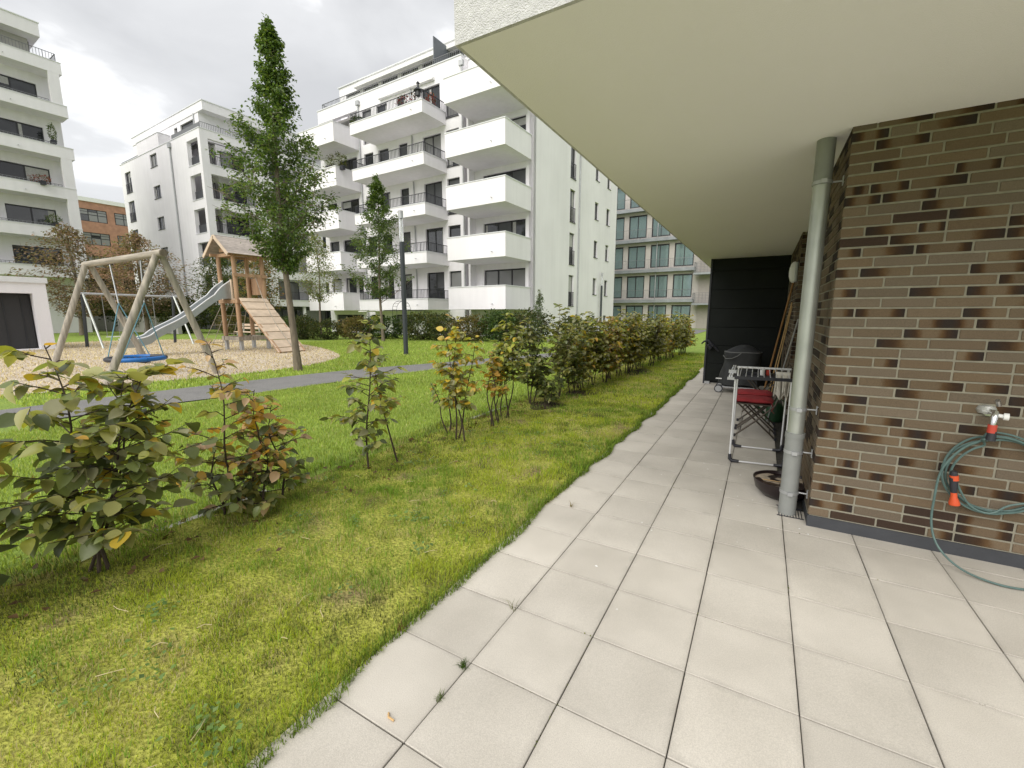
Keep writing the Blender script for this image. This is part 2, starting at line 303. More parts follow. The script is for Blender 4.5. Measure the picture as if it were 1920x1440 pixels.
M['lamp'] = plain('lamp_post_anthracite', (.038,.045,.052), .5)
M['clear'] = plain('lamp_clear_tube', (.9,.92,.93), .08, 0, .5, .85)
M['redbrick'] = mat('red_brick_facade', (.40,.215,.15), .85, .16, 1.6, .3, 30)
M['white'] = plain('white_paint', (.78,.78,.77), .5)
M['whitemetal'] = plain('white_tube', (.72,.73,.75), .35, .2)
M['dark'] = plain('dark_interior', (.012,.012,.012), .9)
M['blue'] = plain('blue_swing_foam', (.01,.13,.42), .5)
M['rope'] = plain('swing_rope', (.12,.26,.33), .8); M['chain'] = plain('steel_chain', (.35,.36,.37), .4, .6)
BR = [brickmat('brick_%s' % n, c, s) for n, c, s in [('plain', (.150,.113,.076), 0), ('plain_warm', (.142,.103,.066), 0), ('plain_grey', (.150,.119,.086), 0),
      ('scorched_a', (.145,.107,.068), -1), ('scorched_b', (.145,.107,.068), 1), ('scorched_ends', (.136,.098,.062), 2), ('scorched_mid', (.128,.090,.058), 3), ('dark', (.050,.032,.023), 0)]]

# ================================================================== SETTING
o = MB().box(-400, 400, -400, 400, -.5, -.012).build('ground', M['lawn']); tag(o, kind='structure')
def strip(name, left, right, z, m):
    n = len(left); V = [(x,y,z) for x,y in left] + [(x,y,z) for x,y in right]
    mb = MB().add(V, [(i, n+i, n+i+1, i+1) for i in range(n-1)]); o = mb.build(name, m); return tag(o, kind='structure')
def smooth_curve(pts, n=60):
    P = np.array(pts, float); t = np.linspace(0, len(P)-1, n); i = np.clip(t.astype(int), 0, len(P)-2); f = t - i
    P2 = np.vstack([2*P[0]-P[1], P, 2*P[-1]-P[-2]]); a,b,c,d = P2[i],P2[i+1],P2[i+2],P2[i+3]; f = f[:,None]
    return .5*((2*b)+(-a+c)*f+(2*a-5*b+4*c-d)*f**2+(-a+3*b-3*c+d)*f**3)
near = smooth_curve([(-8.9,-12),(-8.75,-3),(-8.65,2.2),(-8.2,4.8),(-8.0,6.8),(-7.5,9.4),(-6.4,13),(-5.0,17),(-4.4,24),(-4.3,46)])
far = smooth_curve([(-10.5,-12),(-10.35,-3),(-10.15,2.9),(-9.8,6.2),(-9.35,8.3),(-8.55,10.4),(-7.3,14.2),(-6.2,18.2),(-5.9,24.5),(-5.8,46)])
strip('path', [tuple(p) for p in near], [tuple(p) for p in far], 0.004, M['asphalt'])
chipzone = [(-31,2.2),(-32,6),(-31.5,9.6),(-29.6,12.4),(-27.3,13.6),(-25.2,14.2),(-22.6,14.1),(-20.1,13.5),(-17.5,12.6),(-15.2,11.6),(-12.9,10.2),(-11.7,8.6),(-11.25,7.4),(-11.2,6.2),(-11.3,5.3),(-11.5,4.4),(-11.6,3.5),(-11.8,2.4),(-11.9,0),(-13,-4),(-29,-4)]
cz = smooth_curve(chipzone + [chipzone[0]], 120)
o = MB().add([(x,y,.004) for x,y in cz[:-1]], [tuple(range(len(cz)-1))]).build('playground_floor', M['chipsoil']); tag(o, kind='structure')
o = MB().box(-3.5, -1.34, -3, 17.9, -.4, -.004).build('lawn_strip', M['moss']); tag(o, kind='structure')

# border stones behind the hedge
kb = MB().box(-3.56, -3.52, -3, 18, -.3, -.03).build('kerb', M['concrete']); tag(kb, kind='structure')
st = cbox('border_stone', .07, .985, .22, .008, M['concrete'])
for i in range(19):
    inst('border_stone', st, kb, (-3.54 + random.uniform(-.012,.012), -1.5 + i*1.0, -.122 + random.uniform(-.02,.02)), (random.uniform(-.02,.02), random.uniform(-.05,.05), random.uniform(-.012,.012)))

# terrace of concrete pavers
PX, PY, X0, Y0 = .403, .4062, -.973, 1.338
tb = MB().box(-1.37, 4.3, -1.6, 3.56, -.4, -.05).box(-1.37, .5, 3.56, 13.2, -.4, -.0501).build('terrace', M['joint']); tag(tb, kind='structure')
jb = MB().box(-1.36, 4.28, -1.6, 3.54, -.049, -.009).box(-1.36, .48, 3.541, 13.2, -.049, -.009).build('joint_sand', M['joint'], tb)
tm = cbox('paving_slab', PX-.0045, PY-.0045, .045, .0025, M['tile'])
rt = random.Random(3)
for i in range(-1, 13):
    for j in range(-6, 29):
        x = X0 + (i+.5)*PX; y = Y0 + (j+.5)*PY
        if x > .42 and y > 3.6: continue
        if y > 3.5 and x > .3 and y > 3.9: pass
        if x < -1.0 and j > 29: continue
        inst('paving_slab', tm, tb, (x + rt.uniform(-.0008,.0008), y + rt.uniform(-.0008,.0008), -.0225 + rt.uniform(-.0012,.0008)), (rt.uniform(-.002,.002), rt.uniform(-.002,.002), rt.uniform(-.0015,.0015)))

# ================================================================== OWN BUILDING (brick wall, slab overhead)
BX, BY, SZ = .385, 3.53, 2.615
hb = empty('brick_building', (BX, BY, 0), 0, 'brown brick building with pale slab overhead at the right edge', 'building')
D = .005        # bricks stand proud of the mortar by this
wall = MB()
def wallpiece(x0,x1,y0,y1,z0,z1): wall.box(x0,x1,y0,y1,z0,z1)
wallpiece(BX+D, 4.2, BY+D, 4.6, .0, SZ-.002)
wallpiece(BX+.12+D, 4.2, 4.6001, 7.5, .0, SZ-.003)
wallpiece(BX+D, 4.2, 7.5001, 14.0, .0, SZ-.004)
wo_ = wall.build('wall', M['mortar'], hb, world=True)
LEN = {'full': .240, 'three_quarter': .178, 'half': .115}
BM = {}
for k, ln in LEN.items():
    for mi, m in enumerate(BR): BM[k, mi] = cbox('brick', ln, .03, .0508, .0025, m)
rb = random.Random(11)
def course(total, start):
    out = []; p = 0.
    seq = [start]
    while p < total:
        k = seq.pop() if seq else rb.choices(['full','three_quarter','half'], [10,.7,1.0])[0]
        if p + LEN[k] > total + .07: k = 'half'
        out.append((p, k)); p += LEN[k] + .0105
    return out
def pickmat(): return rb.choices(range(8), [3.2,2.4,3.2,2.8,2.8,1.8,.9,.9])[0]
bricks = []
for c in range(41):
    z = .086 + c*.0625 + .0265
    if z - .02 > SZ: continue
    for p, k in course(3.6, ['half','full','half','three_quarter','half','full'][c % 6]):
        bricks.append((BX + p + LEN[k]/2, BY + .015, z, 0, k, pickmat()))
front_n = len(bricks)
def side_face(y0, y1, x, zmin=.086):
    for c in range(41):
        z = zmin + c*.0625 + .0265
        if z - .02 > SZ: continue
        for p, k in course(y1-y0, 'half' if c % 2 else 'full'):
            if y0 + p + LEN[k] > y1 + .02: continue
            bricks.append((x + .015, y0 + p + LEN[k]/2, z, 1, k, pickmat()))
side_face(BY+.034, 4.62, BX)
side_face(4.64, 7.44, BX + .12)
side_face(7.5, 10.14, BX)
for c in range(40):                         # far jamb of the recess, facing the camera
    z = .086 + c*.0625 + .0265
    if z - .02 < SZ: bricks.append((BX + .0575+.003, 7.5 + .015 - .02, z, 0, 'half', pickmat()))
# the 300 that show largest are objects of their own, the rest is one joined part
def show(b):
    d = math.hypot(b[0], b[1]); vis = 1.0 if b[3] == 0 else .35 * abs(b[0]) / max(d, .1) * 3
    return (vis if b[0] < 1.75 else .02) / d
bricks.sort(key=show, reverse=True)
for (x,y,z,s,k,mi) in bricks[:300]:
    inst('brick', BM[k,mi], wo_, (x - BX + rb.uniform(-.001,.001), y - BY + (0 if s else rb.uniform(-.0015,.0015)), z + rb.uniform(-.001,.001)), (rb.uniform(-.006,.006), rb.uniform(-.004,.004), (R(-90) if s else 0) + rb.uniform(-.006,.006)))
rest = MB()
for (x,y,z,s,k,mi) in bricks[300:]:
    h = LEN[k]/2; j = rb.uniform(-.001,.001)
    if s: rest.box(x-.015+j, x+.015, y-h, y+h, z-.0254, z+.0254, mi)
    else: rest.box(x-h, x+h, y-.015+j, y+.015, z-.0254, z+.0254, mi)
o = rest.build('brickwork', BR, wo_, world=True); tag(o, kind='stuff')
MB().box(BX-.004, 4.2, BY-.006, BY+.03, 0, .080).build('plinth', M['plinth'], hb, world=True)
MB().box(BX-.003, BX+.02, BY+.031, 4.6, 0, .05).build('plinth_strip', M['plinth'], hb, world=True)
# slab overhead: soffit, stucco parapet, coping
MB().box(-1.222, 4.2, 1.68, 14.0, SZ, SZ+.03).build('soffit', M['soffit'], hb, world=True)
MB().box(-1.238, 4.2, 1.662, 1.85, SZ+.0305, 3.75).box(-1.238, -1.05, 1.851, 14.0, SZ+.0305, 3.75).box(-1.049,.59,1.8505,14.,SZ+.031,SZ+.22).box(-1.238,4.2,1.662,1.6795,SZ,SZ+.0304).box(-1.238,-1.2225,1.6796,14.,SZ,SZ+.0304).build('parapet', M['stucco'], hb, world=True)
MB().box(-1.26, 4.2, 1.64, 1.87, 3.75, 3.79).box(-1.26, -1.03, 1.871, 14.02, 3.75, 3.79).build('coping', M['coping'], hb, world=True)
MB().box(.6, 4.2, 3.6, 14.0, SZ+.032, 12.5).build('upper_storeys', M['render2'], hb, world=True)
# downpipe
px, py = .270, 3.695
dp = MB().tube([(px,py,.0),(px,py,.60)], .057, 24).build('standpipe', M['castpipe'], hb, world=True, smooth=True)
MB().tube([(px,py,.588),(px,py,.625)], .0625, 24).build('collar', M['castpipe'], dp, world=True, smooth=True)
up = MB().tube([(px,py,.61),(px,py,2.34)], .0510, 28).build('downpipe', M['galv'], hb, world=True, smooth=True)
MB().tube([(px,py,2.33),(px,py,SZ+.05)], .0535, 24).build('pipe_sleeve', M['castpipe'], up, world=True, smooth=True)
for z, r in ((.803,.0525),(.483,.0585),(.171,.0585),(2.345,.055)):
    c = MB().tube([(px,py,z-.011),(px,py,z+.011)], r+.003, 24).box(px-.012,px+.02,py-r-.02,py-r+.004,z-.013,z+.013)
    c.tube([(px+r*.8,py,z),(BX+.02,py,z)], .006, 6).box(BX-.006, BX+.004, py-.015, py+.015, z-.03, z+.03)
    c.build('pipe_clamp', M['zinc'], up if z > .6 else dp, world=True)
# drain grate beside the pipe foot
g = MB()
for i in range(9): g.box(.215+i*.018, .222+i*.018, 3.622, 3.798, -.002, .001)
g.box(.205,.375,3.61,3.62,-.002,.004); g.box(.205,.375,3.80,3.81,-.002,.004)
tag(g.build('drain_grate', M['anth']), 'small dark drain grate at the foot of the grey downpipe', 'grate')
# wall lamp under the slab
wl = empty('wall_lamp', (BX, 7.76, 2.08), 0, 'white bulkhead lamp on the brick wall behind the downpipe', 'lamp')
MB().box(BX-.035, BX-.001, 7.66, 7.86, 1.95, 2.23).build('back_plate', M['zinc'], wl, world=True, bevel=.01)
d = MB(); prof = [(.155,0),(.15,.03),(.12,.055),(.06,.07),(.01,.073)]
vs_ = [(BX-.035-h, 7.76+r*.68*math.cos(2*math.pi*j/20), 2.09+r*math.sin(2*math.pi*j/20)) for r,h in prof for j in range(20)]
d.add(vs_, [(i*20+j, i*20+(j+1)%20, (i+1)*20+(j+1)%20, (i+1)*20+j) for i in range(4) for j in range(20)]+[tuple(range(80,100))]).build('diffuser', M['white'], wl, world=True, smooth=True)

# ================================================================== BLACK PARTITION
ps = empty('partition_screen', (-.32, 10.15, 0), 0, 'black board partition closing the far end of the terrace', 'partition')
for i in range(7):
    z0 = .06 + i*.385; z1 = min(z0+.379, SZ-.006)
    if z1 > z0+.02: MB().box(-1.0, BX-.004, 10.145+.004*(i%2), 10.175, z0, z1).build('board', M['darkpanel'], ps, world=True, bevel=.003)
MB().box(-1.035, -1.0005, 10.12, 10.2, 0, SZ-.004).build('post', M['anth'], ps, world=True)
MB().box(-.999, BX-.004, 10.176, 10.2, .02, SZ-.03).build('backing', M['dark'], ps, world=True)
MB().box(-1.0, -.9, 10.1, 10.22, .0, .05).build('foot', M['zinc'], ps, world=True)
k = MB(); rk = random.Random(5)
pts = [(-1.10,10.06,.86),(-1.05,10.03,.91),(-.98,10.06,.93),(-.93,10.05,.86),(-.88,10.06,.80),(-.92,10.04,.77),(-.98,10.05,.82),(-.9,10.07,.85),(-.83,10.07,.78),(-.76,10.08,.70)]
k.tube(pts, [.016,.02,.026,.04,.045,.045,.04,.034,.024,.012], 8)
tag(k.build('knotted_strap', M['anth'], smooth=True), 'black knotted strap hanging at the left edge of the black partition', 'strap')

# ================================================================== TERRACE THINGS
M['cover'] = mat('grill_cover_fabric', (.028,.03,.032), .75, .25, 7, .35, 40)
M['hem'] = plain('cover_piping', (.16,.165,.165), .7)
M['cushion'] = mat('red_cushion', (.30,.022,.028), .85, .12, 14, .35, 300)
M['olive'] = plain('bronze_chair_tube', (.075,.06,.045), .42, .35)
M['sand'] = mat('dry_potting_sand', (.34,.28,.21), .95, .18, 30, .5, 120)
M['black'] = plain('black_glaze', (.02,.012,.013), .3)
M['polewood'] = mat('varnished_pole', (.30,.15,.05), .55, .2, 12)
M['polepale'] = mat('pale_broomstick', (.50,.32,.14), .6, .12, 12)
M['cloth'] = mat('white_cloth', (.62,.59,.53), .9, .06, 12, .3, 60)
M['hose'] = mat('teal_hose', (.085,.145,.135), .45, .15, 30)
M['orange'] = plain('orange_plastic', (.62,.085,.025), .4)
M['redpl'] = plain('red_connector', (.5,.06,.04), .4)
M['chrome'] = plain('chrome', (.6,.6,.6), .15, .9)
M['acryl'] = plain('clear_acrylic', (.75,.76,.72), .12, 0, .5, .6)
M['green'] = plain('green_plastic', (.02,.075,.03), .45)

# covered barbecue
bb = empty('barbecue', (-.3, 9.25, 0), 0, 'barbecue under a dark fabric cover in front of the black partition', 'barbecue')
# cover: lofted rings, fairly boxy below and domed above
rings = []; NN = 40; rc = random.Random(2)
prof = [(.16,.36,.235,.0),(.24,.35,.245,.0),(.36,.33,.24,-.01),(.48,.305,.235,0),(.58,.285,.23,.0),(.68,.285,.235,0),(.745,.30,.25,0),(.775,.29,.245,0.0),(.83,.225,.19,.02),(.875,.15,.13,.03),(.905,.07,.06,.035),(.91,.01,.01,.035)]
mbc = MB(); V_ = []
for z, rx, ry, ox in prof:
    for j in range(NN):
        a = 2*math.pi*j/NN; cx_, sy_ = math.cos(a), math.sin(a); p_ = 3.2 if z < .78 else 2.2
        q = (abs(cx_)**p_ + abs(sy_)**p_)**(-1/p_)
        fold = 1 + (.045*math.sin(a*9+1.3+z*4)+.03*math.sin(a*17+z*9)) * max(0, (.72-z)/.6)
        side = .10*max(0, (cx_-.55))*(1 if z > .5 and z < .80 else 0)
        V_.append((-.3+ox + (rx*q*cx_+side)*fold, 9.25 + ry*q*sy_*fold, z + .012*math.sin(a*5+2)*(1 if z < .3 else .3)))
nr = len(prof)
mbc.add(V_, [(i*NN+j, i*NN+(j+1)%NN, (i+1)*NN+(j+1)%NN, (i+1)*NN+j) for i in range(nr-1) for j in range(NN)] + [tuple(range((nr-1)*NN, nr*NN))])
cv = mbc.build('cover', M['cover'], bb, world=True, smooth=True)
hp = MB(); loop = V_[7*NN:8*NN]; hp.tube([(x*1.0,y,z+.004) for x,y,z in loop[NN//2-2:]+loop[:3]], .009, 6)
hp.tube([(-.60,9.02,.72),(-.55,9.0,.66),(-.45,8.995,.665),(-.36,9.0,.71),(-.3,9.0,.77)], .008, 6).build('piping', M['hem'], cv, world=True)
MB().box(-.70,-.58,9.08,9.10,.255,.275).build('cover_label', M['white'], cv, world=True)
for yy in (9.06, 9.44):
    w = MB(); w.tube([(-.64,yy-.02,.075),(-.64,yy+.02,.075)], .075, 24).build('wheel', M['anth'], bb, world=True, smooth=True)
    MB().tube([(-.64,yy-.024,.075),(-.64,yy-.0205,.075)], .058, 24).build('hub_cap', M['zinc'], bb, world=True)
for xx, yy in ((-.02,9.06),(-.02,9.44)): MB().box(xx-.02,xx+.02,yy-.02,yy+.02,0,.2).build('leg', M['anth'], bb, world=True)
MB().box(-.6,-.02,9.06,9.44,.10,.125).build('bottom_shelf', M['zinc'], bb, world=True)

# clothes airer
ca = empty('clothes_airer', (.05, 5.05, 0), 0, 'white and grey folding clothes airer standing beside the downpipe', 'airer')
zt = .90
for x, yf, yb, nm in ((-.185,4.75,5.33,'l'),(.285,4.80,5.36,'r')):
    MB().tube([(x,yf,.03),(x,yf,.45),(x-.006,yf+.01,zt-.03)], .0098, 10).build('leg', M['whitemetal'], ca, world=True, smooth=True)
    MB().tube([(x-.01,yb,.03),(x-.006,yb,zt)], .0088, 10).build('leg', M['whitemetal'], ca, world=True, smooth=True)
for y0, y1, in ((4.75,4.80),(5.33,5.36)):
    bs = MB().tube([(-.12,y0,.018),(.22,y1,.018)], .0088, 10).build('foot_bar', M['whitemetal'], ca, world=True, smooth=True)
    MB().tube([(-.185,y0,.085),(-.182,y0,.035),(-.165,y0,.018),(-.10,y0,.018)], [.016,.018,.018,.014], 10).build('corner_foot', M['anth'], bs, world=True, smooth=True)
    MB().tube([(.285,y1,.085),(.282,y1,.035),(.265,y1,.018),(.2,y1,.018)], [.016,.018,.018,.014], 10).build('corner_foot', M['anth'], bs, world=True, smooth=True)
MB().bar((-.20,4.745,zt-.035), (.30,4.80,zt-.035), .022, .03).build('front_rail', M['anth'], ca, world=True)
MB().tube([(-.205,5.345,zt+.005),(.30,5.375,zt+.005)], .012, 10).build('rear_rail', M['whitemetal'], ca, world=True, smooth=True)
for i in range(9):
    x = -.155 + i*.052
    MB().tube([(x,4.75+.055*i/9,zt-.02),(x-.004,5.345+.03*i/9,zt+.01)], .0033, 6).build('wire', M['whitemetal'], ca, world=True)
for x in (-.225,-.245):
    MB().tube([(x,4.77,zt-.03),(x+.004,5.05,zt+.0),(x+.006,5.33,zt+.02)], .0078, 8).build('folded_arm', M['whitemetal'], ca, world=True, smooth=True)
MB().box(-.262,-.19,4.735,4.775,zt-.06,zt-.035).box(-.262,-.192,4.90,4.93,zt-.012,zt+.02).build('hinge', M['zinc'], ca, world=True)
# cloth over the airer
def drape(name, label, cat, x0, x1, yc, zt_, drop1, drop2, m):
    nu, nv = 14, 26; V=[]; r2 = random.Random(4)
    for i in range(nu):
        x = x0 + (x1-x0)*i/(nu-1)
        for j in range(nv):
            t = j/(nv-1); s = t*(drop1+drop2) - drop1
            w = .012*math.sin(i*1.1+1)+.008*math.sin(i*2.3)
            if s < 0: y = yc - .008 + w*min(1,-s*8) - .01; z = zt_ + s
            else: y = yc + .012 + w*min(1,s*8); z = zt_ - s
            if abs(s) < .02: z = zt_ - s*s*18
            V.append((x + .03*math.sin(t*5+i*.4)*abs(s), y, z + (.03*math.sin(i*.9) if abs(s) > .6*max(drop1,drop2) else 0)))
    F=[(i*nv+j,(i+1)*nv+j,(i+1)*nv+j+1,i*nv+j+1) for i in range(nu-1) for j in range(nv-1)]
    o = MB().add(V,F).build(name, m, None, smooth=True); md=o.modifiers.new('s','SOLIDIFY'); md.thickness=.004; return tag(o,label,cat)
drape('cloth', 'crumpled white cloth hung over the right end of the airer', 'cloth', .155, .275, 5.02, zt+.015, .22, .26, M['cloth'])

# folding chairs with red cushions
def chair(yc, label):
    c = empty('folding_chair', (0, yc, 0), 0, label, 'chair', 'folding chairs behind the airer')
    for s in (-1,1):
        y = yc + s*.185; y2 = yc + s*.16
        MB().tube([(-.20,y,.012),(.02,y,.22),(.20,y,.42),(.33,y,.80),(.335,y,.86)], .0105, 8).build('back_leg', M['olive'], c, world=True, smooth=True)
        MB().tube([(.235,y2,.012),(.02,y2,.215),(-.19,y2,.42)], .0105, 8).build('front_leg', M['olive'], c, world=True, smooth=True)
        for x, yy in ((-.20,y),(.235,y2)): MB().tube([(x-.008*s*0,yy,.0),(x,yy,.035)], .015, 8).build('rubber_foot', M['anth'], c, world=True)
    MB().tube([(-.14,yc-.185,.07),(-.14,yc+.185,.07)], .008, 8).tube([(.175,yc-.16,.07),(.175,yc+.16,.07)], .008, 8).build('stretcher', M['olive'], c, world=True)
    MB().box(-.22,.16,yc-.175,yc+.175,.405,.42).build('seat', M['olive'], c, world=True, bevel=.004)
    for z in (.60,.70,.79): 
        x = .20 + (z-.42)/.38*.13
        MB().bar((x,yc-.19,z),(x,yc+.19,z),.012,.05).build('back_slat', M['olive'], c, world=True)
    return c
def cushion(yc, label, dz=0):
    nu, nv = 14, 14; V=[]
    for side in (1,-1):
        for i in range(nu):
            for j in range(nv):
                a = -1+2*i/(nu-1); b = -1+2*j/(nv-1); k = max(0,(1-abs(a)**5))*max(0,(1-abs(b)**5))
                V.append((-.03+.215*a*(1-.05*b*b), yc+.19*b*(1-.05*a*a), .449+dz+side*.027*k**.5 + .003*math.sin(7*a+3*b)))
    n=nu*nv; F=[(i*nv+j,(i+1)*nv+j,(i+1)*nv+j+1,i*nv+j+1) for i in range(nu-1) for j in range(nv-1)]; F+=[tuple(n+q for q in reversed(f)) for f in F]
    c = MB().add(V,F).build('seat_cushion', M['cushion'], None, smooth=True); tag(c, label, 'cushion', 'red seat cushions on the folding chairs')
    for s in (-1,1): MB().tube([(.16,yc+s*.17,.44+dz),(.19,yc+s*.19,.40+dz),(.17,yc+s*.2,.36+dz),(.2,yc+s*.18,.33+dz)], .003, 5).build('tie', M['cushion'], c)
chair(6.0, 'bronze folding chair with red cushion nearest the airer'); chair(6.52, 'bronze folding chair with red cushion behind the nearer one')
cushion(6.0, 'red seat cushion on the nearer folding chair'); cushion(6.52, 'red seat cushion on the farther folding chair')

# small side table with cup and tin
ft = empty('folding_table', (.08, 7.5, 0), 0, 'small dark folding table between the chairs and the barbecue', 'table')
MB().box(-.2,.33,7.28,7.75,.56,.58).build('table_top', M['anth'], ft, world=True, bevel=.005)
for y in (7.31,7.72):
    MB().tube([(-.17,y,.01),(.29,y,.56)], .009, 8).build('leg', M['olive'], ft, world=True); MB().tube([(.29,y+.02,.01),(-.17,y+.02,.56)], .009, 8).build('leg', M['olive'], ft, world=True)
def cup(x,y,z,label,name,cat,m,r=.035,h=.085):
    tag(MB().lathe((x,y,z), [(r*.8,0),(r*.92,h*.3),(r,h),(r*.9,h),(r*.8,h*.2),(.004,h*.15)], 18).build(name, m, None, smooth=True), label, cat)
cup(.055,7.4,.5805,'white cup standing on the small folding table','cup','cup',M['white']); cup(.13,7.45,.5805,'brownish tin beside the white cup on the folding table','tin','tin',M['redpl'],.033,.075)
# watering can (green) by the wall
wc = empty('watering_can', (.24, 6.98, 0), 0, 'green watering can on the pavers behind the folding chairs', 'watering can')
MB().lathe((.24,6.98,0), [(.10,0),(.11,.02),(.105,.2),(.07,.25),(.05,.26)], 20).build('body', M['green'], wc, world=True, smooth=True)
MB().tube([(.14,6.98,.06),(.03,6.98,.18),(-.05,6.98,.33)], [.025,.018,.014], 10).build('spout', M['green'], wc, world=True, smooth=True)
MB().tube([(.24,6.98,.25),(.27,6.98,.33),(.35,6.98,.28),(.345,6.98,.12)], .010, 8).build('handle', M['green'], wc, world=True, smooth=True)
# poles leaning on the wall
for nm, lab, a, b, r, m in [('wooden_pole','dark varnished wooden pole leaning on the brick wall by the partition',(.10,8.95,.0),(.365,8.2,1.98),.015,'polewood'),
    ('broomstick','pale broomstick leaning left of its twin beside the dark pole',(.17,8.75,.0),(.37,8.15,1.66),.0095,'polepale'),
    ('broomstick','pale broomstick leaning right of its twin beside the dark pole',(.21,8.65,.0),(.372,8.05,1.60),.0095,'polepale'),
    ('metal_rod','thin grey metal rod leaning on the wall behind the airer',(.16,6.9,.0),(.372,6.35,1.42),.009,'zinc')]:
    o = MB().tube([a, b], r, 10).build(nm, M[m], None, smooth=True); tag(o, lab, 'pole', 'poles leaning on the wall' if 'broom' in nm else None)
# bowl of sand behind the pipe
pb = empty('planter_bowl', (.245, 4.04, 0), 0, 'black shallow planter bowl of dry sand behind the downpipe', 'planter')
MB().lathe((.245,4.04,0), [(.10,0),(.15,.012),(.195,.06),(.212,.125),(.215,.14),(.207,.14),(.2,.118)], 36).build('bowl', M['black'], pb, world=True, smooth=True)
nn=30; V=[(.245,4.04,.112)]; 
for rr_ in (.06,.12,.17,.2005):
    for j in range(nn): a=2*math.pi*j/nn; V.append((.245+rr_*math.cos(a),4.04+rr_*math.sin(a),.118+.008*math.sin(a*3+rr_*40)*(rr_<.19)))
F=[(0,1+j,1+(j+1)%nn) for j in range(nn)]+[(1+k*nn+j,1+(k+1)*nn+j,1+(k+1)*nn+(j+1)%nn,1+k*nn+(j+1)%nn) for k in range(3) for j in range(nn)]
MB().add(V,F).build('sand', M['sand'], pb, world=True, smooth=True)
MB().tube([(.10,4.0,.128),(.25,3.98,.135),(.33,4.06,.13)], .003, 5).build('dry_stalk', M['polepale'], pb, world=True)

# tap and hose
tp = empty('garden_tap', (1.175, 3.53, .93), 0, 'chrome wall tap with clear round handle on the brick wall', 'tap')
MB().tube([(1.185,3.53,.925),(1.185,3.44,.925),(1.178,3.425,.905),(1.175,3.42,.86)], [.016,.016,.016,.014], 12).build('spout', M['chrome'], tp, world=True, smooth=True)
MB().tube([(1.185,3.525,.925),(1.185,3.515,.925)], .032, 18).build('flange', M['chrome'], tp, world=True)
MB().tube([(1.185,3.47,.925),(1.17,3.45,.955)], .012, 10).build('stem', M['chrome'], tp, world=True)
MB().lathe((0,0,0), [(.012,-.028),(.036,-.022),(.046,0),(.036,.022),(.012,.028)], 10).build('handle', M['acryl'], tp, smooth=True)
tp.children[-1].location = (-.012, -.085, .055)
MB().tube([(1.215,3.43,.912),(1.235,3.425,.912)], .020, 14).tube([(1.19,3.435,.915),(1.215,3.43,.912)], .011, 10).build('check_valve', M['white'], tp, world=True, smooth=True)
MB().tube([(1.175,3.42,.862),(1.175,3.42,.815)], .0195, 16).build('quick_connector', M['redpl'], tp, world=True, smooth=True)
hs = empty('garden_hose', (1.2, 3.5, 0), 0, 'coiled teal garden hose hanging from the wall tap', 'hose')
hc = MB(); cx_, cz_ = 1.245, .56; rh = random.Random(8)
pts = [(1.175,3.42,.815),(1.175,3.42,.775),(1.15,3.425,.77)]
for k_ in range(4):
    rr_ = .215 + rh.uniform(-.012,.016); ox, oz = rh.uniform(-.012,.012), rh.uniform(-.012,.012)
    for j in range(28):
        a = R(115) + 2*math.pi*j/28
        pts.append((cx_+ox+rr_*math.cos(a)*.97, 3.475+.018*math.sin(a*2+k_*2)+.005*k_, cz_+oz+rr_*math.sin(a)*1.0-.012*math.sin(a*.5)))
for q in [(1.16,3.45,.765),(1.07,3.43,.70),(1.0,3.43,.56),(.985,3.42,.38),(.985,3.40,.22),(1.02,3.36,.10),(1.10,3.28,.03),(1.22,3.22,.012),(1.36,3.23,.012),(1.5,3.32,.02),(1.55,3.40,.2),(1.45,3.44,.42),(1.32,3.45,.40),(1.24,3.45,.33),(1.15,3.45,.36),(1.08,3.44,.48),(1.055,3.435,.55)]: pts.append(q)
sm = smooth_curve([p for p in pts], len(pts)*4)
hc.tube([tuple(p) for p in sm], .0060, 8).build('hose', M['hose'], hs, world=True, smooth=True)
MB().tube([(1.178,3.42,.825),(1.176,3.42,.77)], [.018,.022], 14).build('coupling', M['anth'], hs, world=True, smooth=True)
nz = MB().tube([(1.053,3.43,.56),(1.058,3.43,.52),(1.064,3.43,.46),(1.068,3.43,.425)], [.015,.0195,.018,.013], 14).build('nozzle', M['anth'], hs, world=True, smooth=True)
MB().tube([(1.0565,3.43,.535),(1.062,3.43,.505)], [.020,.0205], 14).build('grip_ring', M['orange'], nz, world=True, smooth=True)
MB().tube([(1.068,3.43,.43),(1.072,3.43,.40),(1.077,3.43,.368),(1.079,3.43,.355)], [.014,.016,.026,.025], 16).build('spray_head', M['orange'], nz, world=True, smooth=True)

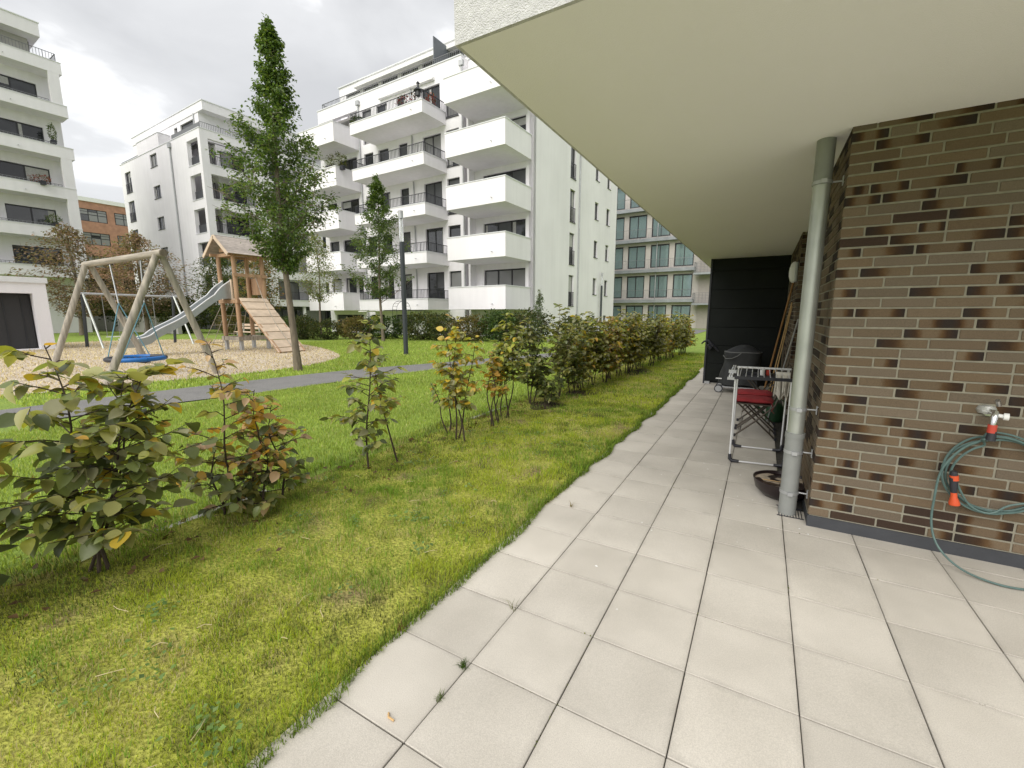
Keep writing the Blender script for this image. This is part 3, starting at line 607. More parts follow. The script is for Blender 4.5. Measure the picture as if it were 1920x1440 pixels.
# ================================================================== BUILDINGS
class Face:
    """A wall plane: a runs along it, d goes into the building, z up."""
    def __init__(s, kind, pos): s.k = kind; s.p = pos
    def P(s, a, d, z): return (a, s.p+d, z) if s.k == 'Y' else ((s.p-d, a, z) if s.k == 'X' else (s.p+d, a, z))
    def box(s, mb, a0, a1, d0, d1, z0, z1, mi=0):
        p = s.P(a0,d0,z0); q = s.P(a1,d1,z1); mb.box(p[0],q[0],p[1],q[1],p[2],q[2],mi)
    def quad(s, mb, c, mi=0): mb.add([s.P(*x) for x in c], [(0,1,2,3)], mi)
def wall_open(fc, name, parent, a0, a1, z0, z1, ops, m, th=.3, top=None):
    mb = MB(); A = sorted({a0,a1,*[x for o in ops for x in o[:2] if a0 < x < a1]}); Z = sorted({z0,z1,*[x for o in ops for x in o[2:4] if z0 < x < z1]})
    for i in range(len(A)-1):
        for j in range(len(Z)-1):
            ca, cz_ = (A[i]+A[i+1])/2, (Z[j]+Z[j+1])/2
            if any(o[0] < ca < o[1] and o[2] < cz_ < o[3] for o in ops): continue
            for d in (0, th): fc.quad(mb, [(A[i],d,Z[j]),(A[i+1],d,Z[j]),(A[i+1],d,Z[j+1]),(A[i],d,Z[j+1])])
    for o in ops:
        x0,x1,y0,y1 = max(o[0],a0),min(o[1],a1),max(o[2],z0),min(o[3],z1)
        fc.quad(mb,[(x0,0,y0),(x0,th,y0),(x0,th,y1),(x0,0,y1)]); fc.quad(mb,[(x1,0,y0),(x1,th,y0),(x1,th,y1),(x1,0,y1)])
        fc.quad(mb,[(x0,0,y0),(x1,0,y0),(x1,th,y0),(x0,th,y0)]); fc.quad(mb,[(x0,0,y1),(x1,0,y1),(x1,th,y1),(x0,th,y1)])
    fc.quad(mb,[(a0,0,z1),(a1,0,z1),(a1,th,z1),(a0,th,z1)]); fc.quad(mb,[(a0,0,z0),(a0,th,z0),(a0,th,z1),(a0,0,z1)]); fc.quad(mb,[(a1,0,z0),(a1,th,z0),(a1,th,z1),(a1,0,z1)])
    return mb.build(name, m, parent)
rw = random.Random(21)
def window(fc, parent, a0, a1, z0, z1, leaves=1, sill=True, rail=None, style=None, name='window', rec=.13, fw=.06):
    mb = MB(); g = .004
    fc.box(mb, a0+g, a0+fw, rec, rec+.07, z0+g, z1-g); fc.box(mb, a1-fw, a1-g, rec, rec+.07, z0+g, z1-g)
    fc.box(mb, a0+fw, a1-fw, rec, rec+.07, z0+g, z0+fw); fc.box(mb, a0+fw, a1-fw, rec, rec+.07, z1-fw-.03, z1-g)
    for i in range(1, leaves):
        x = a0 + (a1-a0)*i/leaves; fc.box(mb, x-.045, x+.045, rec, rec+.068, z0+fw, z1-fw-.03)
    w = mb.build(name, M['frame'], parent)
    style = style or rw.choices(['glass','glass_c','shutter'], [7,1.2,.8])[0]
    for i in range(leaves):
        x0 = a0+fw + (a1-a0-2*fw)*i/leaves + (.045 if i else 0); x1 = a0+fw + (a1-a0-2*fw)*(i+1)/leaves - (.045 if i < leaves-1 else 0)
        pm = M[style]; zz = z0+fw
        p = MB(); fc.box(p, x0, x1, rec+.025, rec+.045, zz, z1-fw-.03); p.build('pane', pm, w)
        if style == 'glass' and rw.random() < .3:
            p = MB(); cw = (x1-x0)*rw.uniform(.14,.34); s0 = x0+.01 if rw.random()<.5 else x1-.01-cw; fc.box(p, s0, s0+cw, rec+.013, rec+.0237, zz+.02, z1-fw-.034); p.build('curtain', M['curtain'], w)
        elif style == 'glass' and rw.random() < .35:          # partly lowered blind or curtain behind the glass edge
            p = MB(); h_ = rw.uniform(.15,.5); fc.box(p, x0+.01, x1-.01, rec+.012, rec+.0235, z1-fw-.03-(z1-z0)*h_, z1-fw-.032); p.build('blind', M['curtain'] if rw.random()<.6 else M['shutter'], w)
    if sill:
        p = MB(); fc.box(p, a0-.04, a1+.04, -.05, rec-.004, z0-.035, z0-.002); p.build('sill', M['coping'] if sill == 1 else M['frame'], w)
    if rail:
        p = MB(); h_ = rail; fc.box(p, a0+.01, a1-.01, -.03, .0, z0+h_-.04, z0+h_); fc.box(p, a0+.01, a1-.01, -.03, .0, z0+.05, z0+.09)
        n = max(3, int((a1-a0)/.12))
        for i in range(n+1): x = a0+.02+(a1-a0-.04)*i/n; fc.box(p, x-.008, x+.008, -.022, -.008, z0+.09, z0+h_-.04)
        p.build('window_railing', M['rail'], w)
    return w
def railing(parent, pts, z0, z1, m='rail', step=.125, name='railing', kw=.022):
    mb = MB()
    for (x0,y0),(x1,y1) in zip(pts[:-1], pts[1:]):
        mb.bar((x0,y0,z1),(x1,y1,z1),.045,.03); mb.bar((x0,y0,z0+.05),(x1,y1,z0+.05),.03,.02)
        ln = math.hypot(x1-x0,y1-y0); n = max(1,int(ln/step))
        for i in range(n+1):
            x = x0+(x1-x0)*i/n; y = y0+(y1-y0)*i/n; k_ = kw*(1.6 if i % 12 == 0 else 1)
            mb.box(x-k_/2,x+k_/2,y-k_/2,y+k_/2,z0-.02,z1-.01)
    return mb.build(name, M[m], parent)
def balcony(parent, x0, x1, y0, y1, zb, zt, rail=0, name='balcony', m='render'):
    t = .14; e_ = .0
    mb = MB(); mb.box(x0, x1, y0, y0+t, zb, zt); mb.box(x0, x0+t, y0+t, y1, zb, zt); mb.box(x1-t, x1, y0+t, y1, zb, zt); mb.box(x0+t, x1-t, y0+t, y1, zb, zb+.24)
    b = mb.build(name, M[m], parent)
    c = MB(); h = .045
    c.box(x0-.03, x1+.03, y0-.03, y0+t+.02, zt, zt+h); c.box(x0-.03, x0+t+.02, y0+t+.02, y1-.002, zt, zt+h); c.box(x1-t-.02, x1+.03, y0+t+.02, y1-.002, zt, zt+h)
    c.build('coping', M['coping'], b)
    if rail: railing(b, [(x0+.07,y1-.06),(x0+.07,y0+.07),(x1-.07,y0+.07),(x1-.07,y1-.06)], zt+h, zt+h+rail)
    xs = x1-.9; MB().tube([(xs,y0+.02,zb+.32),(xs,y0-.13,zb+.30)], .022, 8).build('spout', M['zinc'], b)
    return b

# ---------------- main white apartment block
BYAW = R(-2.08)
mb_ = empty('apartment_block', (-12.9, 21.69, 0), BYAW, 'large white apartment block with three stacks of balconies behind the lawn', 'building')
ST = 2.95; FL = [2.05 + ST*k for k in range(6)]
FM = Face('Y', 2.2); FR = Face('Y', 2.9); FS = Face('X', .15)
ops_mid, ops_right, ops_side = [], [], []
mid_doors = [(-8.02,-6.43,2),(-10.30,-9.47,1),(-12.38,-11.34,1),(-13.93,-12.93,1)]
for k in range(5):
    zf, zt_ = FL[k], FL[k]+2.31
    for a0,a1,n in mid_doors: ops_mid.append((a0,a1,zf,zt_,n,'door'))
    ops_mid.append((-5.97,-4.93,zf+.08,zt_,1,'french'))
    if k < 4: ops_mid.append((-16.9,-14.75,zf,zt_,2,'door')); ops_mid.append((-18.6,-17.4,zf,zt_,1,'door'))
    else: ops_mid.append((-18.98,-14.4,zf,16.36,1,'loggia'))
    ops_right.append((-3.57,-.39,zf,zt_,3,'door'))
    ops_side.append((8.2,9.08,zf+.03,zf+2.25,1,'french')); 
    for a in (12.9,15.55): ops_side.append((a,a+.78,zf+1.02,zf+2.34,1,'win'))
for a0,a1 in ((-13.95,-12.51),(-11.27,-9.48),(-7.97,-6.41)): ops_mid.append((a0,a1,.1,1.44,1,'door'))
ops_mid.append((-18.3,-14.9,.1,1.44,3,'door')); ops_right.append((-3.2,-.5,.1,1.42,2,'door'))
for a in (12.9,15.55): ops_side.append((a,a+.78,.2,1.36,1,'win'))
ops_side.append((8.2,9.08,.1,1.36,1,'win'))
wall_open(FM, 'front_wall', mb_, -19.1, -4.65, 0, 17.28, ops_mid, M['render'])
wall_open(FR, 'front_wall', mb_, -4.65, .15, 0, 17.28, ops_right, M['render'])
wall_open(FS, 'side_wall', mb_, 2.9, 18.1, 0, 17.28, ops_side, M['render'])
MB().box(-4.95,-4.65,2.501,2.9,0,17.27).build('return_wall', M['render'], mb_)
MB().box(-19.1,-18.8,2.501,18.1,0,17.28).box(-18.8,-.151,17.8,18.1,0,17.28).build('rear_wall', M['render'], mb_)
MB().box(-18.8,-.151,3.3,17.79,16.55,16.75).build('roof', M['concrete'], mb_)
MB().box(-18.79,-.16,5.0,5.1,.0,16.5).build('core', M['dark'], mb_)
c = MB(); c.box(-19.15,-4.62,2.15,2.54,17.28,17.335); c.box(-4.62,.2,2.85,3.24,17.28,17.335); c.box(-.16,.2,3.24,18.14,17.28,17.335); c.build('coping', M['coping'], mb_)
for a0,a1,z0,z1,n,t_ in [q for q in ops_mid if q[5] != 'loggia']: window(FM, mb_, a0, a1, z0, z1, n, False if t_=='door' else 2, .95 if t_=='french' else None)
for a0,a1,z0,z1,n,t_ in ops_right: window(FR, mb_, a0, a1, z0, z1, n, False)
for a0,a1,z0,z1,n,t_ in ops_side: window(FS, mb_, a0, a1, z0, z1, n, 2, 1.02 if t_=='french' else None, 'glass')
for k in range(5):
    z = 1.77 + ST*k
    balcony(mb_, -4.23, 0, 0, 2.89, z, z+1.33)
    balcony(mb_, -12.62, -5.96, 0, 2.19, z, z+.69, .56)
    balcony(mb_, -18.65, -14.40, 0, 2.19, z, z+1.29)
# privacy wall ends, roof terrace
MB().box(-18.79,-14.2,3.9,4.1,13.8,16.54).box(-14.39,-14.2,2.51,3.89,13.8,16.54).build('loggia_wall', M['render'], mb_); w = MB().box(-17.8,-14.9,3.84,3.895,13.9,16.1).build('window', M['frame'], mb_); MB().box(-17.7,-16.4,3.82,3.839,14,16).build('pane', M['glass'], w); MB().box(-16.3,-15.0,3.82,3.839,14,16).build('pane', M['glass'], w)
railing(mb_, [(-18.75,4.0),(-18.75,2.42),(-4.9,2.42),(-4.2,3.1),(-.1,3.1),(-.1,17.9)], 17.34, 17.80, 'railg', .16)
FP = Face('Y', 4.3); opsP = [(-18.2+i*2.1, -16.5+i*2.1, 16.85, 19.1, 2, 'door') for i in range(7)]
wall_open(FP, 'penthouse_wall', mb_, -19.0, -3.0, 16.76, 19.75, opsP, M['render'])
for a0,a1,z0,z1,n,t_ in opsP: window(FP, mb_, a0, a1, z0, z1, n, False, style=rw.choice(['curtain','glass_c','curtain']))
MB().box(-3.3,-3.0,4.601,15.0,16.76,19.75).box(-19.0,-18.7,4.601,15.0,16.76,19.75).box(-18.7,-3.3,4.61,15,19.45,19.7).build('penthouse_side', M['render'], mb_)
MB().box(-19.08,-2.9,4.2,4.7,19.75,19.81).build('coping', M['coping'], mb_)
MB().box(-16.6,-6.2,3.75,4.29,19.02,19.2).build('awning', M['white'], mb_)
MB().box(-7.16,-7.10,2.5,4.28,16.9,19.22).build('terrace_divider', mat('divider_grey', (.13,.145,.165), .5, .05), mb_)
aw = MB(); aw.add([(-11.95,2.19,16.62),(-11.95,1.95,16.50),(-11.95,1.95,16.42),(-11.95,2.19,16.42),(-6.83,2.19,16.62),(-6.83,1.95,16.50),(-6.83,1.95,16.42),(-6.83,2.19,16.42)],[(0,1,2,3),(7,6,5,4),(0,4,5,1),(1,5,6,2),(2,6,7,3),(3,7,4,0)]).build('awning_box', M['white'], mb_)
MB().box(-13.55,-8.15,.6,2.19,1.66,1.72).build('awning', M['white'], mb_)
for x in (-14.25,-4.56):
    dpp = MB().tube([(x,2.1,0),(x,2.1,16.6)], .05, 10).build('downpipe', M['zinc'], mb_, smooth=True)
    MB().box(x-.16,x+.16,2.0,2.19,16.6,16.92).build('hopper_head', M['zinc'], dpp, bevel=.02)
MB().tube([(.22,9.75,0),(.22,9.75,17)], .05, 10).build('downpipe', M['zinc'], mb_, smooth=True)
MB().box(-4.40,-4.24,2.3,2.89,0,16.4).build('screen_wall', M['render'], mb_)
for k in range(5):
    zf = FL[k]
    MB().tube([(-8.95,2.13,zf),(-8.95,2.13,zf+2.6)], .045, 8).build('downpipe', M['zinc'], mb_)
    MB().lathe((0,0,0),[(.01,-.05),(.12,-.03),(.13,.0),(.12,.03),(.01,.05)],12).build('wall_lamp', M['zinc'], mb_, smooth=True); l_ = mb_.children[-1]; l_.location = (-9.22,2.13,zf+1.9); l_.rotation_euler = (R(90),0,0)

# ---------------- second white block, left of the big tree
nb = empty('corner_block', (-44.7, 21.64, 0), R(-2.3), 'white corner apartment block with open loggias between the tall tree and the left block', 'building')
FN = Face('Y', 0); FNS = Face('X', .9)
lz = [(2.95+2.93*k, 2.95+2.93*k+2.13) for k in range(5)]
opsN = [(-1.65,.45,z0,z1) for z0,z1 in lz]; winN = []
for k in range(6):
    z = 4.05+2.97*k
    if k < 5: winN.append((-9.75,-8.15,z+0.0,z+1.2,2))
    if k < 5: winN.append((-16.6,-15.0,z-1.5,z+.62,2))
wall_open(FN, 'front_wall', nb, -17.7, .9, 2.3, 17.5, opsN + winN, M['render2'], .35)
sideo = [(.62,4.5,z0,z1) for z0,z1 in lz] + [(5.9,9.9,z0,z1) for z0,z1 in lz] + [(11.4,15.4,z0,z1) for z0,z1 in lz]
wall_open(FNS, 'side_wall', nb, .351, 20, 2.3, 17.5, sideo, M['render2'], .35)
for a0,a1,z0,z1,n in winN: window(FN, nb, a0, a1, z0, z1, n, 2, .95 if z1-z0 > 1.6 else None)
sl = MB()
for z0,z1 in lz: sl.box(-2.1,.54,.36,18,z0-.3,z0-.02)
sl.build('loggia_floor', M['render2'], nb)
MB().box(-17.5,-2.1,1.9,18,.0,17.3).box(-2.101,-1.2,2.2,18,2.4,17.2).build('core_wall', M['render2'], nb)
FNI = Face('Y', 2.2); FNX = Face('X', -1.2)
for z0,z1 in lz:
    for a0,a1 in ((2.5,4.6),(6.2,9.4),(11.8,15)):
        w = MB(); FNX.box(w,a0,a1,-.05,-.005,z0+.02,z1-.1); w = w.build('window', M['frame'], nb)
        for i in range(2):
            p = MB(); m0 = a0+.07+(a1-a0-.07)*i/2; FNX.box(p,m0,m0+(a1-a0)/2-.14,-.06,-.051,z0+.1,z1-.2); p.build('pane', M['glass' if rw.random()<.7 else 'glass_c'], w)
    w = MB().box(-1.95,-1.25,1.85,1.89,z0+.02,z1-.15).build('window', M['frame'], nb); MB().box(-1.88,-1.32,1.835,1.849,z0+.6,z1-.25).build('pane', M['glass_c'], w)
    c_ = MB(); c_.box(-1.68,.47,-.04,.36,z0-.018,z0+.03); c_.build('coping', M['coping'], nb)
    c_ = MB(); c_.box(.54,.94,.62,4.5,z0-.018,z0+.03); c_.box(.54,.94,5.9,9.9,z0-.018,z0+.03); c_.build('coping', M['coping'], nb)
    railing(nb, [(.72,.66),(.72,4.46)], z0+.03, z0+.85, 'rail', .14); railing(nb, [(.72,5.94),(.72,9.86)], z0+.03, z0+.85, 'rail', .14)
    MB().box(-1.6,.0,.25,.28,z0+.05,z0+.85).build('balustrade', M['rail'], nb)
MB().box(-17.74,.94,-.04,.4,17.5,17.56).box(.5,.94,.4,20,17.5,17.56).build('coping', M['coping'], nb)
MB().box(-12.5,-7.3,-.02,4,17.57,18.75).build('stair_head', M['render2'], nb); MB().box(-12.54,-7.26,-.06,4.04,18.75,18.81).build('coping', M['coping'], nb)
pw = [(-6.3,-5.6),(-4.9,-2.1)]
pn = MB(); 
wall_open(Face('Y',1.0), 'penthouse_wall', nb, -16.4, -1.2, 17.3, 20.3, [(a0,a1,17.5,19.2) for a0,a1 in pw], M['render2'])
for a0,a1 in pw: window(Face('Y',1.0), nb, a0, a1, 17.5, 19.2, 1, False)
MB().box(-1.5,-1.2,1.301,19,17.3,19.6).build('penthouse_side', M['render2'], nb)
MB().box(-16.45,-.2,.95,19.5,19.55,20.3).build('penthouse_roof', M['render2'], nb); MB().box(-16.5,-.15,.9,19.6,20.3,20.37).build('coping', M['coping'], nb)
w = MB().box(-1.199,-1.16,5.0,8.4,17.5,19.2).build('window', M['frame'], nb)
MB().box(-4.9,.72,.15,.18,17.57,18.05).build('balustrade', M['railg'], nb); railing(nb, [(.7,.18),(.7,19)], 17.57, 18.1, 'railg', .14)
MB().box(-17.6,-12.5,.15,.18,17.57,17.8).build('balustrade', M['railg'], nb)
dpp = MB().tube([(-4.93,-.08,2.3),(-4.93,-.08,16.9)], .07, 10).build('downpipe', M['zinc'], nb, smooth=True); MB().box(-5.15,-4.7,-.2,-.01,16.9,17.35).build('hopper_head', M['zinc'], dpp, bevel=.02)
MB().tube([(-2.0,.93,17.4),(-2.0,.93,19.6)], .05, 8).build('flue', M['zinc'], nb)
MB().box(-17.3,-.3,.8,17,0,2.3).build('ground_floor', M['shutter'], nb)
for i in range(6): 
    w = MB().box(-.299,-.25,1.5+i*2.6,3.6+i*2.6,.3,2.0).build('window', M['frame'], nb); MB().box(-.249,-.24,1.6+i*2.6,3.5+i*2.6,.7,1.9).build('pane', M['glass_c' if i%2 else 'glass'], w)
for i in range(5): MB().box(.5,.75,.6+i*4,.85+i*4,0,2.299).build('column', M['render2'], nb)

# ---------------- left block with deep balconies
pb_ = empty('balcony_block', (-46.95, 13.36, 0), R(-2.3), 'white block with deep stacked balconies at the left edge', 'building')
FPX = Face('X', -1.5); tops = [5.08,8.0,10.98,13.95,16.95,19.92]
for k, t_ in enumerate(tops):
    full = k in (4,) 
    y1 = .72 if k in (3,4,5) else .55
    b = MB().box(-.18,0,-14,y1,t_-.80,t_).box(-1.5,-.181,-14,y1-.02,t_-.80,t_-.56).build('balcony', M['render2'], pb_)
    MB().box(-.2,.03,-14,y1+.02,t_,t_+.04).build('coping', M['coping'], b)
    MB().tube([(0,-2.2,t_-.55),(.12,-2.2,t_-.57)], .025, 8).build('spout', M['zinc'], b)
    if k != 4 and k > 0: MB().box(-.32,-.005,-.06,.54,tops[k-1]+.04,t_-.801).build('pier', M['render2'], pb_)
    if k < 5: railing(b, [(-.1,-14),(-.1,-.2)], t_+.04, t_+.2, 'railg', .2)
wall_open(FPX, 'front_wall', pb_, -14, .6, 0, 20.1, [(a,a1,z-.54,z+1.48) for z in tops for a,a1 in ((-3.1,-.45),(-6.8,-4.2),(-11,-8.5))], M['render2'])
for i, t_ in enumerate(tops):
    for a,a1 in ((-3.1,-.45),(-6.8,-4.2),(-11,-8.5)): window(FPX, pb_, a, a1, t_-.54, t_+1.48, 2, False, style='glass' if i % 3 else None)
MB().box(-14,-1.81,-14,.6,0,20).build('core_wall', M['render2'], pb_)
MB().box(-12,-.1,-14,-.15,21.3,22.2).build('roof_slab', M['render2'], pb_); MB().box(-12.1,-.05,-14.1,-.1,22.2,22.26).build('coping', M['coping'], pb_)
MB().box(-12,-1.2,-14,-.6,20.101,21.299).build('penthouse_wall', M['concrete'], pb_)
railing(pb_, [(-.15,-6),(-.15,.5),(-6,.5)], 19.97, 20.5, 'railg', .16)
window(Face('X',-1.195), pb_, -6, -2.1, 20.15, 21.25, 2, False, style='glass', rec=-.03)

# ---------------- red brick building far behind
rbk = empty('red_brick_office', (-91.5, 29.45, 0), R(-2), 'red brick office building with banded windows between the two white blocks', 'building')
FB = Face('X', 0); opb = []
for r_ in range(5):
    for a0,a1 in ((-9.5,-5),(-3.6,.85),(1.75,6.2),(7.1,11.5)): opb.append((a0,a1,15.65-3.48*r_+.0,17.5-3.48*r_))
wall_open(FB, 'front_wall', rbk, -14, 16, 0, 18.6, opb, M['redbrick'])
MB().box(-14,-.301,-14,16,0,18.5).build('core', M['dark'], rbk); MB().box(-14.2,.15,-14.2,16.2,18.6,19.2).build('roof_edge', M['white'], rbk)
for a0,a1,z0,z1 in opb:
    if z1 < 8: continue
    w = MB(); FB.box(w,a0,a1,.12,.18,z0,z1)
    w = w.build('window', M['frame'], rbk)
    for i in range(4):
        for j,(f0,f1) in enumerate(((.05,.52),(.58,.76),(.8,.95))):
            p = MB(); x0 = a0+.12+(a1-a0-.12)*i/4; h_ = z1-z0
            FB.box(p,x0,x0+(a1-a0)/4-.14,.10,.119,z0+h_*f0,z0+h_*f1); p.build('pane', M['glass_c'] if rw.random() < .75 else M['glass'], w)

# ---------------- glazed office behind the hedge end
M['teal'] = plain('pale_teal_glass', (.25,.34,.34), .06, .55, .6)
M['pier'] = mat('beige_cladding', (.47,.435,.41), .8, .06, 1.5)
M['band'] = mat('galvanised_band', (.27,.285,.30), .5, .15, 1.2, metal=.3)
qb = empty('glazed_office', (-12.17, 49.43, 0), R(-2), 'glazed office block with grey floor bands right of the white apartment block', 'building')
FQ = Face('Y', 0); zq = [(-.2+3.2*k+.25, -.2+3.2*k+2.65) for k in range(5)]
bays = [(-13.0+2.48*i+.01, -11.05+2.48*i+.01) for i in range(8)]
bays = [(-1.43-2.48*4+2.48*i, .52-2.48*4+2.48*i) for i in range(7)]
opq = [(a0,a1,z0,z1) for a0,a1 in bays for z0,z1 in zq]
wall_open(FQ, 'front_wall', qb, -12.5, 6.15, 0, 16, opq, M['pier'])
for a0,a1,z0,z1 in opq: window(FQ, qb, a0, a1, z0, z1, 2, False, style='teal', fw=.12, rec=.1)
for k in range(1,5): 
    MB().box(-12.5,5.75,-.6,-.01,-.2+3.2*k-.27,-.2+3.2*k+.06).build('floor_band', M['band'], qb); 
    railing(qb, [(-12.4,-.57),(5.7,-.57)], -.2+3.2*k+.08, -.2+3.2*k+1.05, 'railg', .16, kw=.012)
for i in range(4): MB().tube([(-8.1+2.48*2*i-.1,-.05,0),(-8.1+2.48*2*i-.1,-.05,15)], .05, 8).build('downpipe', M['zinc'], qb)
MB().box(6.151,16,-.2,12,0,14).build('stair_wall', mat('taupe_render', (.36,.325,.30), .9, .05), qb)
MB().box(-12.5,6.1,.6,.7,0,15.9).build('core', M['dark'], qb)
for z in (2.4,5.4,8.4):
    s_ = MB().box(5.8,9.5,-1.6,-.21,z,z+.18).build('stair_landing', M['band'], qb)
    railing(s_, [(5.85,-.3),(5.85,-1.55),(9.5,-1.55)], z+.18, z+1.2, 'railg', .3)
    for i in range(6): MB().bar((5.9,-1.6,z+.3+i*.15),(9.5,-1.6,z+.3+i*.15),.02,.03).build('rail_bar', M['railg'], s_)

# ---------------- white carport / bin store at the left
gb = empty('bin_store', (-26.1, 6.3, 0), R(-1), 'low white flat roofed store with a dark opening at the left edge', 'store')
FG = Face('X', 0)
wall_open(FG, 'front_wall', gb, -7, 0, 0, 2.75, [(-6.3,-.42,.06,2.32)], M['render'], .4)
MB().box(-4,-.4001,-.3,0,0,2.74).box(-4,-.4001,-7,-6.7,0,2.74).box(-4,-3.7,-6.699,-.301,0,2.74).build('side_wall', M['render'], gb)
MB().box(-4.1,.06,-7.1,.06,2.75,2.97).build('roof', M['coping'], gb)
MB().box(-.6,-.5,-6.3,-.43,.06,2.3).build('gate', mat('dark_mesh_gate', (.03,.03,.032), .6, .2, 30), gb)
for i in range(12): MB().bar((-.48,-6.2+i*.5,.1),(-.48,-6.2+i*.5,2.28),.02,.02).build('gate_bar', M['rail'], gb)

# ---------------- low concrete wall in front of the corner block
lw = MB().box(-60,-38.2,15.9,16.15,0,1.32).build('retaining_wall', M['concrete']); tag(lw, 'low pale concrete wall behind the swings', 'wall')

# ================================================================== PLAYGROUND
# timber nest swing
sw = empty('nest_swing_frame', (-14, 4.72, 0), 0, 'timber A-frame swing of round posts with a blue nest seat', 'swing')
zb = 2.82
MB().tube([(-11.6,4.72,zb),(-16.25,4.75,zb)], .078, 16).build('beam', M['woodx'], sw, world=True, smooth=True)
MB().tube([(-11.595,4.72,zb),(-11.55,4.72,zb)], .074, 16).build('end_cap', M['bark'], sw, world=True)
for x, ya, yb_ in ((-11.85,3.50,5.68),(-16.0,3.70,5.80)):
    for y in (ya, yb_):
        MB().tube([(x,y,-.05),(x,4.74+(.06 if y > 4.7 else -.06),zb-.06)], [.076,.068], 14).build('leg', M['wood'], sw, world=True, smooth=True)
ns = empty('hanging_nest_swing', (-13.4, 4.62, .4), 0, 'blue ring nest seat hanging under the timber swing beam', 'swing seat')
ring = [(-13.4+.56*math.cos(2*math.pi*j/36), 4.62+.56*math.sin(2*math.pi*j/36), .40) for j in range(37)]
for j0, j1, m_ in ((0,5,'blue'),(5,13,'anth'),(13,21,'blue'),(21,30,'anth'),(30,36,'blue')): MB().tube(ring[j0:j1+1], .055, 10).build('ring_segment', M[m_], ns, world=True, smooth=True)
net = MB()
for i in range(-4,5):
    t = i*.115; h = math.sqrt(max(.01,.54**2-t*t))
    net.tube([(-13.4+t,4.62-h,.40),(-13.4+t,4.62,.31),(-13.4+t,4.62+h,.40)], .012, 5); net.tube([(-13.4-h,4.62+t,.405),(-13.4,4.62+t,.315),(-13.4+h,4.62+t,.405)], .012, 5)
net.build('net', M['anth'], ns, world=True)
for xh, s in ((-14.5,-1),(-12.75,1)):
    jx = -13.4 + s*.72
    MB().tube([(xh,4.72,zb-.1),(jx,4.66,1.75)], .016, 6).build('chain', M['chain'], ns, world=True)
    for yy in (-.42,.42): MB().tube([(jx,4.66,1.75),(-13.4+s*.40,4.62+yy,.43)], .012, 6).build('rope', M['rope'], ns, world=True)
# metal swing behind
ms = empty('metal_swing_frame', (-26.2, 9.2, 0), 0, 'galvanised double swing frame with dark posts behind the timber swing', 'swing')
MB().tube([(-26.1,7.2,2.38),(-26.3,11.2,2.36)], .05, 12).build('top_bar', M['zinc'], ms, world=True, smooth=True)
for y in (7.42,10.85):
    MB().tube([(-26.55,y,-.05),(-26.2,y,2.36)], .065, 10).build('post', M['wood'] if False else M['lamp'], ms, world=True, smooth=True)
    MB().tube([(-24.5,y-.05,-.05),(-26.1,y,2.36)], .045, 10).build('strut', M['galv'], ms, world=True, smooth=True)
for y in (8.3,9.75):
    s_ = empty('swing_seat', (-26.2,y,.45), 0, 'black strap seat hanging on the %s chains of the metal swing' % ('left' if y < 9 else 'right'), 'swing seat', 'seats of the metal swing')
    MB().box(-26.32,-26.08,y-.25,y+.25,.43,.455).build('seat', M['white'], s_, world=True)
    for yy in (y-.23,y+.23): MB().tube([(-26.2,yy,2.35),(-26.2,yy,.45)], .012, 5).build('chain', M['chain'], s_, world=True)

# slide tower
tw = empty('play_tower', (-18.9, 10.4, 0), 0, 'timber play tower with pitched roof, steel slide and plank ramp', 'play tower')
ax0, ax1, ay0, ay1, zp = -19.45, -18.35, 9.8, 10.92, 2.1
for x in (ax0,ax1):
    for y in (ay0,ay1):
        MB().tube([(x,y,.42),(x,y,3.86)], [.085,.08], 12).build('post', M['wood2'], tw, world=True, smooth=True)
        MB().box(x-.075,x+.075,y-.05,y+.05,-.05,.5).build('post_shoe', M['zinc'], tw, world=True)
for y in (ay0,ay1): MB().box(ax0-.1,ax1+.1,y-.13,y-.087,.42,.58).build('brace', M['wood'], tw, world=True)
for x in (ax0,ax1): MB().box(x+.087,x+.13,ay0-.15,ay1+.1,.421,.581).build('brace', M['wood'], tw, world=True)
for i in range(8): MB().box(ax0+.01+i*.137,ax0+.135+i*.137,ay0-.05,ay1+.05,zp-.04,zp).build('deck_plank', M['plank'], tw, world=True)
for y in (ay0-.045,ay1+.045): MB().box(ax0-.14,ax1+.14,y-.04,y+.04,zp-.18,zp-.045).build('joist', M['wood2'], tw, world=True)
for x in (ax0-.1,ax1+.1): MB().box(x-.03,x+.03,ay0,ay1,zp-.18,zp-.046).build('joist', M['wood2'], tw, world=True)
MB().box(ax1+.086,ax1+.126,ay0-.12,ay1+.12,zp+.86,zp+.99).build('rail', M['wood2'], tw, world=True)
MB().box(ax0,ax1,ay1+.086,ay1+.12,zp+.2,zp+.9).build('panel', M['wood2'], tw, world=True)
# pitched roof, ridge along y
zr, ze, ov = 4.52, 3.80, .36; xm = (ax0+ax1)/2; hw = .88
rf = empty('roof', (0,0,0)); rf.parent = tw; rf.location = (18.9,-10.4,0); WM[rf.name] = Matrix.Identity(4)
for s in (-1,1):
    for i in range(9):
        t0, t1 = i/9, (i+1)/9 + .02
        p = (xm+s*hw*(1-(t0+t1)/2), ay0-ov, ze+(zr-ze)*(t0+t1)/2+.012+.0*(i%2)); q = (p[0], ay1+ov, p[2])
        b = MB(); ang = math.atan2(zr-ze, hw); b.bar(p, q, math.hypot(hw,zr-ze)/9+.02, .022, up=(s*math.sin(ang),0,math.cos(ang)+.06*(1))).build('shingle', M['shingle'], rf)
    for y in (ay0-ov-.02, ay1+ov+.02): MB().bar((xm+s*(hw+.03),y,ze-.05),(xm,y,zr-.02),.035,.12).build('barge_board', M['plank'], rf)
